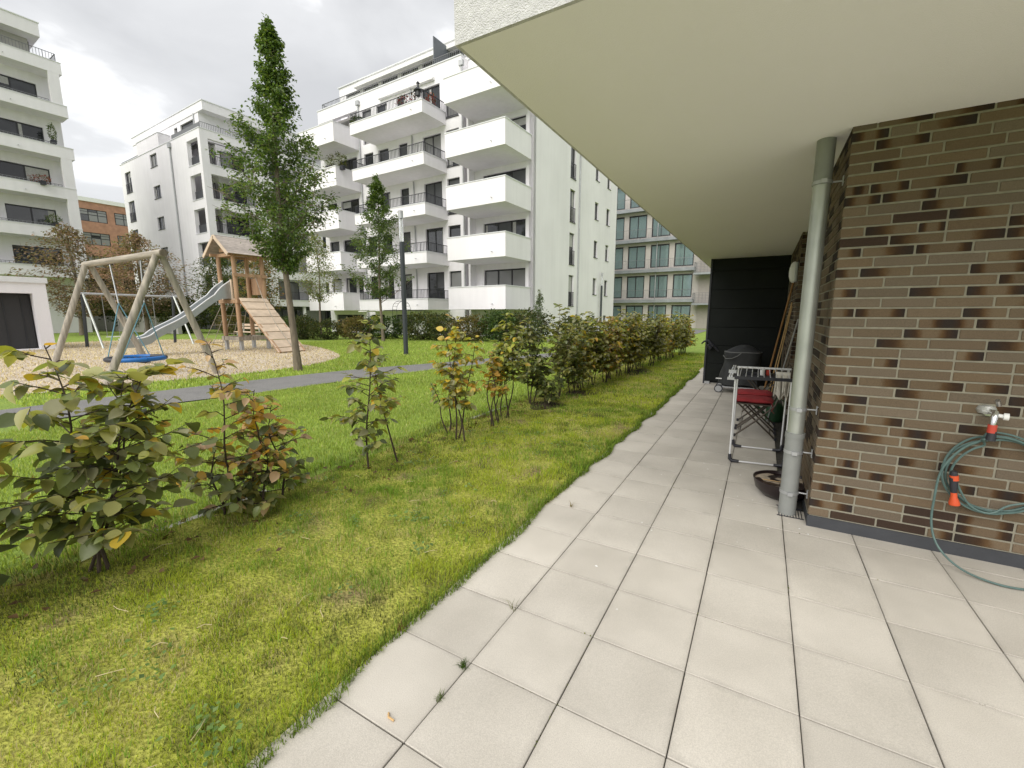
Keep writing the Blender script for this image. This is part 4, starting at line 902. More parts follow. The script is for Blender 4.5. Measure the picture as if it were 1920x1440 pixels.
for y in (ay0,ay1):
    MB().bar((ax0-.1,y,3.82),(ax1+.1,y,3.82),.09,.12).build('tie_beam', M['wood2'], rf); MB().bar((xm-.35,y-.02,4.02),(xm+.35,y-.02,4.02),.04,.14).build('gable_board', M['wood2'], rf); MB().bar((xm-.18,y-.02,4.2),(xm+.18,y-.02,4.2),.04,.12).build('gable_board', M['wood2'], rf)
for x in (ax0,ax1): MB().bar((x,ay0-.3,3.82),(x,ay1+.3,3.82),.08,.1).build('eaves_beam', M['wood2'], rf)
# plank ramp on the right
rp = empty('ramp', (0,0,0)); rp.parent = tw; rp.location = (18.9,-10.4,0); WM[rp.name] = Matrix.Identity(4)
A = Vector((ax1+.13, 0, zp)); B = Vector((-15.85, 0, .05)); nP = 14
for i in range(nP):
    p = A.lerp(B, (i+.5)/nP); d = (B-A).normalized(); hl = (B-A).length/nP/2 - .006
    MB().bar((p.x-d.x*hl, 10.36, p.z-d.z*hl+(.02 if i % 2 == 0 else 0)), (p.x+d.x*hl, 10.36, p.z+d.z*hl+(.02 if i % 2 == 0 else 0)), 1.12, .03).build('plank', M['plank'], rp)
for y in (9.86,10.86): MB().bar((A.x,y,A.z-.08),(B.x,y,B.z-.03),.06,.12).build('stringer', M['wood2'], rp)
MB().tube([(ax1+.1,10.55,zp+.9),(ax1+.45,10.55,zp+.1),(-17,10.48,1.08),(-15.9,10.4,.2)], .014, 6).build('climbing_rope', M['wood'], rp)
# slide towards the camera
sl = empty('slide', (0,0,0)); sl.parent = tw; sl.location = (18.9,-10.4,0); WM[sl.name] = Matrix.Identity(4)
pr = smooth_curve([(9.78,zp+.06),(9.35,zp+.02),(8.95,zp-.22),(8.0,zp-.93),(7.2,.74),(6.9,.52),(6.55,.42),(6.2,.40)], 40); xm2 = -18.95
V=[]; hwid=.27
for y,z in pr:
    top = .22 + .42*max(0,(y-9.15)/.6)
    V += [(xm2-hwid-.03,y,z+top),(xm2-hwid,y,z+top),(xm2-hwid+.03,y,z+.02),(xm2,y,z),(xm2+hwid-.03,y,z+.02),(xm2+hwid,y,z+top),(xm2+hwid+.03,y,z+top),(xm2+hwid+.03,y,z-.06),(xm2-hwid-.03,y,z-.06)]
k=9; F=[(i*k+j,i*k+(j+1)%k,(i+1)*k+(j+1)%k,(i+1)*k+j) for i in range(len(pr)-1) for j in range(k)]; F += [tuple(range(k)), tuple(range((len(pr)-1)*k,len(pr)*k))]
MB().add(V,F).build('chute', M['steel'], sl, smooth=True)
for s in (-1,1): MB().tube([(xm2+s*(hwid+.015),y,z+.22+.42*max(0,(y-9.15)/.6)) for y,z in pr], .022, 8).build('chute_rim', M['whitemetal'], sl, smooth=True)
for s in (-1,1): MB().bar((xm2+s*.36,9.76,zp-.1),(xm2+s*.36,9.76,zp+.75),.10,.05).build('entry_board', M['plank'], sl)
MB().tube([(xm2,6.6,-.02),(xm2,6.6,.4)], .05, 10).build('support', M['galv'], sl)
# rope net behind tower
rn = MB()
for i in range(5): rn.tube([(-19.5-.0,9.85+i*.25,2.0),(-20.9,9.5+i*.4,.05)], .012, 5)
for i in range(5): t=i/5+.1; rn.tube([(-19.5-1.4*t,9.85-.35*t,2-1.95*t),(-19.5-1.4*t,10.85+.25*t,2-1.95*t)], .012, 5)
rn.build('climbing_net', M['wood'], tw, world=True)
# bench
bn = empty('park_bench', (-25.6,14.2,0), 0, 'light timber slatted bench on the grass behind the play tower', 'bench')
for i in range(3): MB().box(-27.1,-24.9,14.1+i*.14,14.22+i*.14,.44,.48).build('seat_slat', M['plank'], bn, world=True)
for i in range(2): MB().box(-27.1,-24.9,14.55,14.59,.62+i*.18,.74+i*.18).build('back_slat', M['plank'], bn, world=True)
for x in (-26.8,-25.2): MB().box(x-.04,x+.04,14.12,14.5,0,.44).box(x-.04,x+.04,14.5,14.55,0,.95).build('leg', M['galv'], bn, world=True)

# ================================================================== LAMP POSTS, ROSE ARCH
def lamp(loc, h, label, tilt=0):
    l_ = empty('street_lamp', loc, 0, label, 'lamp post', 'slim lamp posts beside the path')
    MB().tube([(0,0,0),(0,0,h-1.05)], .085, 18).build('post', M['lamp'], l_, smooth=True)
    MB().tube([(0,0,h-1.05),(0,0,h-.26)], .078, 18).build('light_tube', M['clear'], l_, smooth=True)
    MB().tube([(0,0,h-1.04),(0,0,h-.27)], .02, 8).build('light_core', M['white'], l_)
    MB().tube([(0,0,h-.26),(0,0,h)], .085, 18).build('cap', M['zinc'], l_, smooth=True)
lamp((-11.36,11.89,0), 5.07, 'dark slim lamp post on the lawn left of the hedge')
lamp((-12.0,36.0,0), 4.9, 'distant slim lamp post before the white side wall')
ra_ = empty('rose_arch', (-18.6,19.2,0), 0, 'thin wire rose arch in the garden before the white block', 'garden arch')
for y in (19.05,19.4):
    MB().tube([(-18.6-.55*math.cos(math.pi*i/16),y,1.75+.5*math.sin(math.pi*i/16)) for i in range(17)], .012, 5).build('hoop', M['lamp'], ra_, world=True)
    for x in (-19.15,-18.05): MB().tube([(x,y,0),(x,y,1.75)], .012, 5).build('upright', M['lamp'], ra_, world=True)
for i in range(9):
    a = math.pi*i/8; x, z = -18.6-.55*math.cos(a), 1.75+.5*math.sin(a); MB().tube([(x,19.05,z),(x,19.4,z)], .008, 5).build('rung', M['lamp'], ra_, world=True)

# ================================================================== FOLIAGE
def leaves_mesh(P, D, Nn, S, C, W=.62, fold=.25):
    """one folded rhombus leaf of two triangles per point; P base, D direction, Nn normal, S length, C colour"""
    n = len(P); D = D/np.linalg.norm(D,axis=1,keepdims=True); Sd = np.cross(D,Nn); Sd /= np.linalg.norm(Sd,axis=1,keepdims=True)+1e-9; Nn = np.cross(Sd,D)
    S = S[:,None]; V = np.empty((n,4,3)); V[:,0]=P; mid=P+D*S*.48; V[:,1]=mid+Sd*S*W*.5+Nn*S*fold*.4; V[:,3]=mid-Sd*S*W*.5+Nn*S*fold*.4; V[:,2]=P+D*S-Nn*S*.12
    F = (np.arange(n)*4)[:,None,None] + np.array([[0,1,2],[0,2,3]]); return V.reshape(-1,3), F.reshape(-1,3), np.repeat(C,4,axis=0)
def leaf_shape(n=5, W=.56, curl=.1, fold=.12):      # finer leaf for the near shrubs: unit length, 4n-? triangles
    t = np.linspace(0,1,n+1); w = W*.5*np.sin(np.pi*t**.8)**.75; w[-1]=0; w[0]=0
    V=[]; 
    for i in range(n+1):
        z = -curl*(t[i]**2)*1.2
        V += [(t[i], w[i], z+fold*w[i]), (t[i],0,z), (t[i],-w[i], z+fold*w[i])]
    F=[]
    for i in range(n): a=i*3; F += [(a,a+1,a+4,a+3),(a+1,a+2,a+5,a+4)]
    return np.array(V), np.array(F)
def pal(rg, n, cols, wts, jit=.22):
    cols=np.array(cols); k=rg.choice(len(cols),n,p=np.array(wts)/np.sum(wts)); c=cols[k]*(1+rg.uniform(-jit,jit,(n,1))); return np.clip(c,0,1)
GREEN=[(.028,.062,.012),(.045,.088,.016),(.065,.115,.02)]; 
def tree(name, label, base, H, z0, prof, nleaf, size, cols, wts, seed, trunk_r=.09, lean=(0,0), group=None, nbr=46, droop=.15, rise=.55, clump=.16, matn='leaf'):
    rg=np.random.default_rng(seed); t_=empty(name, (base[0],base[1],0), 0, label, 'tree', group)
    def axis(z): f=z/H; return np.array([lean[0]*f+.05*math.sin(f*7+seed), lean[1]*f+.05*math.cos(f*6+seed), z])
    zs=np.linspace(0,H*.985,14); MB().tube([tuple(axis(z)) for z in zs], [trunk_r*(1.25 if i==0 else 1)*(1-.93*z/H)+.004 for i,z in enumerate(zs)], 10).build('trunk', M['bark'], t_, smooth=True)
    br=MB(); tips=[]
    for i in range(nbr):
        f=(i+rg.uniform(0,1))/nbr; zc=z0+(H-z0)*f; r=prof(f)*rg.choice([.68,.85,.95,1.05,1.14])*rg.uniform(.92,1.05)
        za=max(z0*.75, zc-r*rise*rg.uniform(.7,1.2)); a=i*2.4+rg.uniform(-.5,.5); p0=axis(za); d=np.array([math.cos(a),math.sin(a),0]); end=axis(zc)+d*r
        mid=(p0+end)/2+np.array([0,0,-.08*r])+rg.normal(0,.04,3); rr=max(.006,trunk_r*.30*(1-f))
        br.tube([tuple(p0),tuple(mid),tuple(end)],[rr,rr*.6,.004],5,caps=False)
        for s in np.linspace(.25,1,9):
            q=(1-s)**2*p0+2*s*(1-s)*mid+s*s*end; tips.append((q,d,.35+.65*s,r))
            for _ in range(2):
                e2=q+np.array([rg.normal(0,.32),rg.normal(0,.32),rg.normal(.05,.2)])*min(.77,.08+.58*r); tips.append(((q+e2)/2,e2-q,1,r)); tips.append((e2,e2-q,1,r))
                if s>.4: br.tube([tuple(q),tuple(e2)],[rr*.45+.002,.002],4,caps=False)
    br.build('branches', M['bark'], t_)
    T=np.array([x[0] for x in tips]); Td=np.array([x[1] for x in tips]); 
    w=np.array([x[2] for x in tips]); k=rg.choice(len(T),nleaf,p=w/w.sum()); P=T[k]+rg.normal(0,clump,(nleaf,3))*np.array([1,1,.75])
    ax=np.stack([axis(z)[:2] for z in np.clip(P[:,2],0,H)]); f=np.clip((P[:,2]-z0)/(H-z0),0,1); rmax=np.array([prof(x) for x in f])*1.2+.05
    ang=np.arctan2(P[:,1]-ax[:,1],P[:,0]-ax[:,0]); rmax*=.93+.16*np.sin(ang*3+P[:,2]*2.3+seed)+.12*np.sin(ang*5-P[:,2]*4.1); rad=np.hypot(*(P[:,:2]-ax).T); ok=(rad<rmax)&(P[:,2]>z0*.86)&(P[:,2]<H+.12); P=P[ok]; Td=Td[k][ok]; n=len(P)
    out=np.concatenate([P[:,:2]-ax[ok],np.zeros((n,1))],1); Dd=out*.6+Td*.4+rg.normal(0,.45,(n,3)); Dd[:,2]-=droop
    Nn=np.array([0,0,1.])+rg.normal(0,.5,(n,3)); C=pal(rg,n,cols,wts)
    V,F,Cc=leaves_mesh(P,Dd,Nn,size*rg.uniform(.7,1.3,n),C); fastobj('crown',V,F,M[matn],Cc,t_); return t_
HB=[(.062,.118,.024),(.10,.172,.034),(.14,.222,.046),(.19,.255,.06)]
def p1(f): return float(np.interp(f,[0,.07,.16,.32,.48,.58,.66,.70,.78,.845,.92,.96,1],[.3,.95,1.42,1.36,1.16,.92,.56,.60,.38,.34,.19,.09,.015]))
tree('hornbeam_tree','tall conical green tree standing beside the playground, in front of the white blocks',(-10.62,7.0),8.35,2.8,lambda f:p1(f)*.85,25000,.078,[(.052,.098,.022),(.085,.142,.031),(.12,.185,.042),(.165,.215,.055)],[2,3,2.2,.7],1,.088,(-.12,-.02),nbr=56,clump=.08,rise=.85)
def p2(f): return float(np.interp(f,[0,.08,.2,.35,.5,.62,.75,.88,1],[.5,1.2,1.5,1.4,1.15,.85,.55,.34,.06]))
tree('hornbeam_tree','smaller conical green tree in front of the main white block, behind the lamp post',(-18.1,17.2),8.5,2.75,lambda f:p2(f)*1.15,11500,.11,HB,[2,3,2.2,1],2,.08,nbr=36,clump=.10,rise=.75)
def p3(f): return float(np.interp(f,[0,.15,.4,.7,1],[.6,1.4,1.35,.8,.1]))
tree('young_tree','thin sparse light green tree between the tall tree and the smaller one',(-24.6,18.2),6.5,2.6,p3,3600,.11,[(.13,.19,.045),(.19,.22,.055),(.23,.205,.06)],[2,2,1],3,.07,nbr=30,clump=.22)
def p4(f): return float(np.interp(f,[0,.12,.4,.65,.85,1],[1.2,2.3,2.7,2.3,1.3,.15]))
RB=[(.22,.145,.105),(.30,.205,.15),(.19,.16,.085),(.21,.20,.095),(.37,.27,.21)]
tree('chestnut_tree','reddish brown autumn tree in front of the left balcony block',(-42.2,11.7),7.6,1.6,p4,5600,.17,RB,[2,2,2,1.5,1],4,.16,nbr=46,clump=.3,rise=.4,matn='leafmatte')
tree('chestnut_tree','reddish brown autumn tree in front of the corner block behind the swing',(-40.1,14.7),7.3,1.7,lambda f:p4(f)*1.12,7600,.17,RB,[2,2.4,2,1.8,1],5,.17,nbr=50,clump=.32,rise=.4,matn='leafmatte')
tree('garden_tree','green leafy tree behind the slide of the play tower',(-36.2,18.2),6.3,1.4,lambda f:p4(f)*.72,6500,.15,[(.06,.105,.028),(.10,.135,.036),(.16,.15,.05)],[2,2,1.3],6,.1,nbr=36,clump=.28,rise=.4,matn='leafmatte')
tree('garden_tree','olive brown tree behind the roof of the play tower',(-31.5,18.6),6.6,1.7,lambda f:p4(f)*.66,5600,.15,[(.10,.115,.035),(.17,.145,.05),(.24,.13,.06)],[2,2,1.2],7,.09,nbr=34,clump=.28,rise=.4,matn='leafmatte')

def bush_mesh(seed, n, rx, ry, h, size, cols, wts):
    rg=np.random.default_rng(seed); u=rg.normal(0,1,(n,3)); u/=np.linalg.norm(u,axis=1,keepdims=True); r=rg.uniform(.45,1,n)**.5
    lump=1+.16*np.sin(u[:,0]*7+seed)+.13*np.sin(u[:,1]*9+u[:,2]*6); P=u*(r*lump)[:,None]*np.array([rx,ry,h*.5])+np.array([0,0,h*.52]); P[:,2]=np.abs(P[:,2])
    D=u+rg.normal(0,.6,(n,3)); Nn=np.array([0,0,1.])+rg.normal(0,.6,(n,3)); return leaves_mesh(P,D,Nn,size*rg.uniform(.7,1.3,n),pal(rg,n,cols,wts,.3))
def stems(parent, rx, h, seed, n=6):
    rs=random.Random(seed); mb=MB()
    for i in range(n): a=rs.uniform(0,6.28); mb.tube([(rs.uniform(-.1,.1),rs.uniform(-.1,.1),0),(rx*.4*math.cos(a),rx*.4*math.sin(a),h*.5),(rx*.7*math.cos(a),rx*.7*math.sin(a),h*.85)],[.02,.012,.004],5)
    return mb.build('stems', M['twig'], parent)
BG=[[(.045,.065,.022),(.075,.095,.03),(.12,.115,.04)],[(.08,.085,.028),(.135,.115,.042),(.17,.125,.05)],[(.042,.078,.026),(.066,.11,.032),(.10,.14,.045)]]
bm_ = []
for i in range(4):
    V, F, C = bush_mesh(40+i, 2600, 1.0, .75, 1.15, .10, BG[i % 3], [2,2,1]); bm_.append(fastmesh('foliage', V, F, M['leafmatte'], C))
spots=[(-29.5,16.8,1.1,'left of the bench'),(-27.6,17.1,1.2,'just behind the bench'),(-25.6,17.0,1.15,'behind the right end of the bench'),(-23.9,16.4,1.1,'behind the bottom of the plank ramp'),(-22.4,16.9,1.05,'behind the trunk of the tall tree'),(-20.9,17.8,1.2,'behind the foot of the sparse tree'),
 (-19.6,18.7,1.3,'left of the rose arch'),(-16.9,19.0,1.2,'right of the rose arch behind the lamp post'),(-15.7,19.4,1.15,'under the middle balconies of the main block'),(-13.9,19.6,1.3,'under the left edge of the right balcony stack'),(-12.4,20.2,1.35,'under the right balcony stack'),(-10.9,21.0,1.3,'at the corner of the main white block'),(-9.6,23.8,1.25,'beside the side wall of the main white block'),(-33.5,17.6,1.2,'at the right end of the low concrete wall')]
rsx=random.Random(4)
for i,(x,y,s,w_) in enumerate(spots):
    b=empty('garden_bush',(x,y,0),rsx.uniform(0,6),'dark leafy garden bush '+w_,'bush','bushes along the gardens of the white blocks')
    inst('foliage',bm_[i%4],b,(0,0,0),(0,0,0),(s,s,s*rsx.uniform(.85,1.1))); stems(b,.9*s,1.0*s,i)
for i in range(7):
    b=empty('wall_shrub',(-58+i*3.1,17.3,0),i*1.3,'dark shrub behind the low concrete wall, %s from the left' % ['first','second','third','fourth','fifth','sixth','seventh'][i],'shrub','shrubs behind the low concrete wall')
    inst('foliage',bm_[(i*2)%4],b,(0,0,.2),(0,0,0),(1.9,1.9,2.1)); stems(b,1.6,2.0,50+i)
def p5(f): return float(np.interp(f,[0,.1,.5,1],[.25,.5,.34,.03]))
tree('young_conifer','small pale conifer standing at the corner of the main white block',(-10.3,20.7),2.7,.25,p5,1500,.09,[(.13,.17,.10),(.18,.22,.14),(.10,.14,.08)],[2,1,1],8,.03,nbr=26,clump=.07,rise=.5,matn='leafmatte')
# planted balconies of the main block (local coordinates)
def pot_plant(u,v,z,label,cols,wts,rx,h,seed,n=260,fr=None):
    p=(WM[(fr or mb_).name]@Vector((-u,v,z))); b=empty('balcony_plant',tuple(p),0,label,'plant'); V,F,C=bush_mesh(seed,n,rx,rx*.6,h,.11,cols,wts); fastobj('foliage',V,F,M['leafmatte'],C,b)
    MB().box(-rx*.8,rx*.8,-.12,.12,-.25,.02).build('trough',M['anth'],b)
pot_plant(7.4,.32,14.35,'red flowers in a trough on the top middle balcony',[(.25,.03,.03),(.04,.07,.02)],[2,1.5],.9,.5,60)
pot_plant(6.35,1.2,14.2,'tall red flowers at the right end of the top middle balcony',[(.35,.06,.03),(.04,.07,.02)],[2,1],.35,.9,61)
pot_plant(13.9+.9,.45,12.0,'yellow green bush spilling over the left balcony stack',[(.09,.11,.02),(.05,.07,.02),(.15,.14,.03)],[2,2,1],.9,.9,62,420)
pot_plant(12.2,.3,14.3,'small green plants at the left end of the top middle balcony',[(.04,.07,.02),(.08,.1,.03)],[2,1],.5,.4,63)

pot_plant(.35,-.25,14.35,'green shrub in a pot on a left block balcony',[(.10,.15,.05),(.16,.2,.08)],[2,1],.32,1.1,64,300,pb_)
pot_plant(.3,-1.3,11.15,'reddish planting in a long box on a left block balcony',[(.24,.07,.06),(.10,.10,.04)],[2,1],.9,.45,65,300,pb_)
pot_plant(.4,-.9,8.3,'green planting on a lower left block balcony',[(.08,.12,.04),(.14,.16,.06)],[2,1],.7,.6,66,260,pb_)
pot_plant(-.35,2.2,12.2,'green planting on a loggia of the corner block',[(.10,.15,.05),(.16,.2,.08)],[2,1],.5,.6,67,200,nb)
lt_p = WM[mb_.name]@Vector((-6.35,.12,14.52)); lt_ = empty('garden_lantern', tuple(lt_p), 0, 'dark pagoda lantern at the corner of the top middle balcony', 'lantern')
MB().lathe((0,0,0),[(.10,0),(.16,.05),(.16,.30),(.30,.34),(.12,.5),(.06,.55),(.06,.72)],8).build('body', M['rail'], lt_); MB().lathe((0,0,.72),[(.07,0),(.12,.03),(.03,.14)],8).build('finial', M['rail'], lt_)
# ---------------- young beech hedge, one shrub after another
LEAFC = {'dark':(.085,.108,.04),'green':(.17,.205,.066),'olive':(.295,.29,.10),'lime':(.32,.335,.055),'yellow':(.48,.345,.045),'rust':(.56,.34,.075),'pink':(.54,.37,.22),'pale':(.28,.275,.16)}
LV, LF = [], []
for W_, cu, fo in ((.72,.14,.24),(.64,.30,.40),(.76,-.05,.16)):
    a,b = leaf_shape(5,W_,cu,fo); LV.append(a); LF.append(b)
LM = {}
for cn, c in LEAFC.items():
    for s in range(3):
        me = fastmesh('leaf', LV[s], LF[s], M['leaf'], np.tile(np.array(c),(len(LV[s]),1)), True); LM[cn,s] = me
def shrub(name, label, base, H, nst, spread, nleaf, size, wts, seed, single=False, low=.12, dens=1., bare=None, wtop=None, group='young beech shrubs of the hedge row', stems_=None):
    rg = np.random.default_rng(seed); r = random.Random(seed)
    root = empty(name, (base[0], base[1], 0), 0, label, 'shrub', group)
    tw = MB(); spots = []
    for k in range(nst):
        a = r.uniform(0, 6.28); off = r.uniform(0,.10) if k else 0; h = H*(1 if k == 0 else r.uniform(.62,.97))
        p = np.array([off*math.cos(a), off*math.sin(a), 0.]); lean = np.array([r.uniform(-.10,.10), r.uniform(-.10,.10)])*(.6 if k == 0 else 1.6)
        if stems_: p = np.array([*stems_[k][0],0.]); lean = np.array(stems_[k][1]); h = stems_[k][2]
        pts = []; n = 9
        for i in range(n+1):
            f = i/n; pts.append(p + np.array([lean[0]*f*2*h/H+.022*math.sin(f*9+k+seed), lean[1]*f*2*h/H+.022*math.cos(f*8+k*2), h*f]))
        rad = [max(.0025,.0105*(1-.78*i/n)) for i in range(n+1)]; tw.tube([tuple(q) for q in pts], rad, 6)
        nb = int((10 + 20*h*(.35+spread))*dens)
        for b in range(nb):
            f = low + (1-low)*(b+r.random())/nb
            if bare and bare[0] < f < bare[1]: continue
            q = pts[min(n-1,int(f*n))]*(1-(f*n-int(f*n)))+pts[min(n,int(f*n)+1)]*(f*n-int(f*n)) if f < 1 else pts[-1]
            a = b*2.4+r.uniform(-.6,.6)+k; ln = spread*r.uniform(.35,1.0)*(1-.55*max(0,f-.55)/.45)
            d = np.array([math.cos(a),math.sin(a),r.uniform(.15,.75)]); d /= np.linalg.norm(d); e = q+d*ln+np.array([0,0,-.10*ln]); m = (q+e)/2+np.array([0,0,.05*ln])+rg.normal(0,.008,3)
            tw.tube([tuple(q),tuple(m),tuple(e)],[.0042,.003,.0014],4,caps=False)
            segs = [(q,m,e,d,ln)]
            for s in (.45,.75):
                if ln > .12:
                    w = (1-s)**2*q+2*s*(1-s)*m+s*s*e; a2 = math.atan2(d[1],d[0])+r.choice((-1,1))*r.uniform(.5,1.1); l2 = ln*r.uniform(.35,.6); d2 = np.array([math.cos(a2),math.sin(a2),r.uniform(0,.5)]); d2 /= np.linalg.norm(d2)
                    e2 = w+d2*l2; m2 = (w+e2)/2; segs.append((w,m2,e2,d2,l2)); tw.tube([tuple(w),tuple(m2),tuple(e2)],[.0026,.002,.0012],4,caps=False)
            for (q_,m_,e_,d_,l_) in segs:
                cnt = max(3,int(l_/.036))
                for j in range(cnt):
                    s = .15+.85*(j+.5)/cnt; w = (1-s)**2*q_+2*s*(1-s)*m_+s*s*e_; side = 1 if j % 2 else -1
                    spots.append((w, d_, side, f, s))
                    if r.random() < .4: spots.append((w, d_, -side, f, s))
        spots.append((pts[-1], np.array([0,0,1.]), 1, 1, 1)); spots.append((pts[-1], np.array([.5,.2,.8]), -1, 1, 1))
    tw.build('stems', M['twig'], root, smooth=True)
    r.shuffle(spots); spots = spots[:nleaf] if len(spots) > nleaf else spots
    names = list(LEAFC); base_w = np.array([wts.get(n_,0) for n_ in names], float); top_w = np.array([(wtop or wts).get(n_,0) for n_ in names], float)
    VV, FF, CC = [], [], []; cnt = 0; cl = rg.integers(0, 5)
    for (w, d, side, f, s) in spots:
        az = math.atan2(d[1],d[0]) + side*r.uniform(.45,1.15); pitch = -r.uniform(-.25,.75)*(1 if f < .95 else -.6); roll = r.gauss(0,.42)
        sz = size*r.uniform(.55,1.22)*(1 if s < .9 else .85)
        wt = base_w*(1-f)+top_w*f
        cn = r.choices(names, wt+1e-6)[0]; sh = r.randrange(3)
        rot = Matrix.Rotation(az,3,'Z') @ Matrix.Rotation(-pitch if False else -pitch,3,'Y') @ Matrix.Rotation(roll,3,'X')
        if single and cnt < 298:
            o = inst('leaf', LM[cn,sh], root, tuple(w), rot.to_euler(), (sz,sz,sz)); cnt += 1
        else:
            A = np.array(rot); V = (LV[sh]*sz)@A.T + w; FF.append(LF[sh]+sum(len(x) for x in VV)) if False else None
            VV.append(V); CC.append(np.tile(np.array(LEAFC[cn])*r.uniform(.78,1.22),(len(V),1))); FF.append((LF[sh], len(V)))
    if VV:
        off = 0; Fs = []
        for fa, nv in FF: Fs.append(fa+off); off += nv
        o = fastobj('leaves', np.concatenate(VV), np.concatenate(Fs), M['leaf'], np.concatenate(CC), root, True); tag(o, kind='stuff')
    return root
G1={'dark':2.2,'green':3,'olive':2.8,'lime':.8,'pale':1.4,'yellow':.15}
shrub('beech_shrub','dark leafy beech shrub cut by the left edge of the picture',(-3.45,.22),1.05,4,.36,640,.10,{'dark':2,'green':2,'olive':2,'pale':1.6,'lime':.6,'yellow':.3},101,True,.05,wtop={'olive':2,'lime':2,'yellow':2})
shrub('beech_shrub','big dark green beech shrub nearest the left edge with yellow leaf tips',(-3.24,.82),1.32,3,.44,820,.106,G1,102,True,.14,wtop={'dark':1.6,'green':2,'olive':2,'lime':1.6,'yellow':.8,'rust':.25,'pale':1.2})
shrub('beech_shrub','low beech shrub with orange upper leaves and a tall bare twig',(-3.30,1.62),1.22,5,.30,640,.09,{'dark':2.4,'green':3,'olive':2.5,'pale':1.2,'pink':.4},103,True,.03,wtop={'rust':1.8,'pink':2.6,'yellow':1.0,'olive':1,'lime':.6},
      stems_=[((0,0),(-.02,-.02),1.27),((.03,.10),(.0,.07),.92),((.02,.36),(-.02,-.05),.78),((-.06,-.08),(-.05,-.02),.6),((.05,.16),(.05,.06),.5)])
shrub('beech_shrub','slender dark green beech sapling with open branches in the hedge row',(-3.20,2.76),1.44,1,.36,300,.092,G1,104,True,.14,1.25,wtop={'dark':1.5,'green':2,'olive':2,'lime':1.6,'pale':1,'yellow':.4})
shrub('beech_shrub','thin leaning beech sapling with pale leaves beside the slender dark one',(-3.08,3.04),.98,1,.18,60,.07,{'olive':2,'pale':2,'rust':1,'lime':1},105,True,.5,stems_=[((0,0),(-.09,-.05),.98)])
shrub('beech_shrub','dense yellowish olive beech shrub after the first gap in the hedge',(-3.06,3.98),1.44,3,.22,820,.078,{'olive':2,'rust':1.3,'pale':1,'green':1.4,'yellow':.6},106,True,.28,wtop={'lime':2,'olive':2,'yellow':1.2,'pale':1,'rust':.4})
shrub('beech_shrub','wispy twin stem at the left of the yellowish olive shrub',(-3.36,4.22),.95,2,.12,60,.06,{'olive':1,'rust':1,'green':1},107,False,.5)
xs=[(-3.06,4.72,.98,.13,70,{'rust':2,'yellow':1.4,'olive':1},'thin orange leaved sapling in the hedge beside the yellowish shrub',.5),
 (-3.12,4.99,.9,.12,60,{'yellow':2,'rust':1.5,'olive':1},'small yellow leaved sapling right of the thin orange one',.45),
 (-3.10,5.26,1.48,.26,300,{'green':3,'olive':2,'lime':1,'yellow':.6,'dark':1},'upright green beech shrub with orange low leaves in mid hedge',.42),
 (-3.28,6.30,1.46,.26,340,{'dark':2,'green':3,'olive':1.4,'lime':.5},'green beech shrub above a dark earth patch in the hedge',.2),
 (-3.05,6.42,.75,.22,200,{'dark':2,'green':2,'olive':1},'low bushy green sapling beside the dark earth patch',.1),
 (-3.03,6.93,1.60,.27,330,{'green':2,'olive':2.4,'pale':.8,'lime':.8},'tallest olive hedge shrub with a stalk of leaves above the row',.35),
 (-3.02,7.58,1.45,.30,430,{'dark':3,'green':3,'olive':1.3,'pale':.5},'darkest dense green shrub in the middle of the hedge',.12)]
for i,(x,y,h,sp,n,wt,lab,low) in enumerate(xs): shrub('beech_shrub',lab,(x,y),h,3 if n>100 else 2,sp+.04,int(n*(2.6 if n>100 else 1.3)),.08,wt,120+i,False,low)
seq=['first','second','third','fourth','fifth','sixth','seventh','eighth','ninth','tenth','eleventh','twelfth','thirteenth','fourteenth','fifteenth','sixteenth','seventeenth','eighteenth','nineteenth','twentieth']
mixes=[{'olive':3,'green':1.6,'lime':2.0,'pale':2.0,'yellow':.3},{'olive':2.6,'rust':.35,'yellow':.9,'green':1,'pale':2.0,'lime':1.6},{'green':2.6,'olive':3,'dark':.5,'lime':1.6,'pale':1.2},{'rust':.5,'olive':2.4,'yellow':1.2,'lime':1.6,'pink':1.0,'pale':1.2}]
rh=random.Random(31); y=8.15; i=0
while y < 18.2:
    f=(y-8)/10; x=-2.98+.42*f+rh.uniform(-.09,.09)
    shrub('beech_shrub','beech shrub in the closed far part of the hedge, %s after the darkest one' % seq[i], (x,y), 1.44+rh.uniform(-.06,.09), 4, .36, 1450, .088, mixes[rh.choice([0,0,1,1,2,3])], 140+i, False, .22)
    y += .50+.09*rh.random(); i += 1

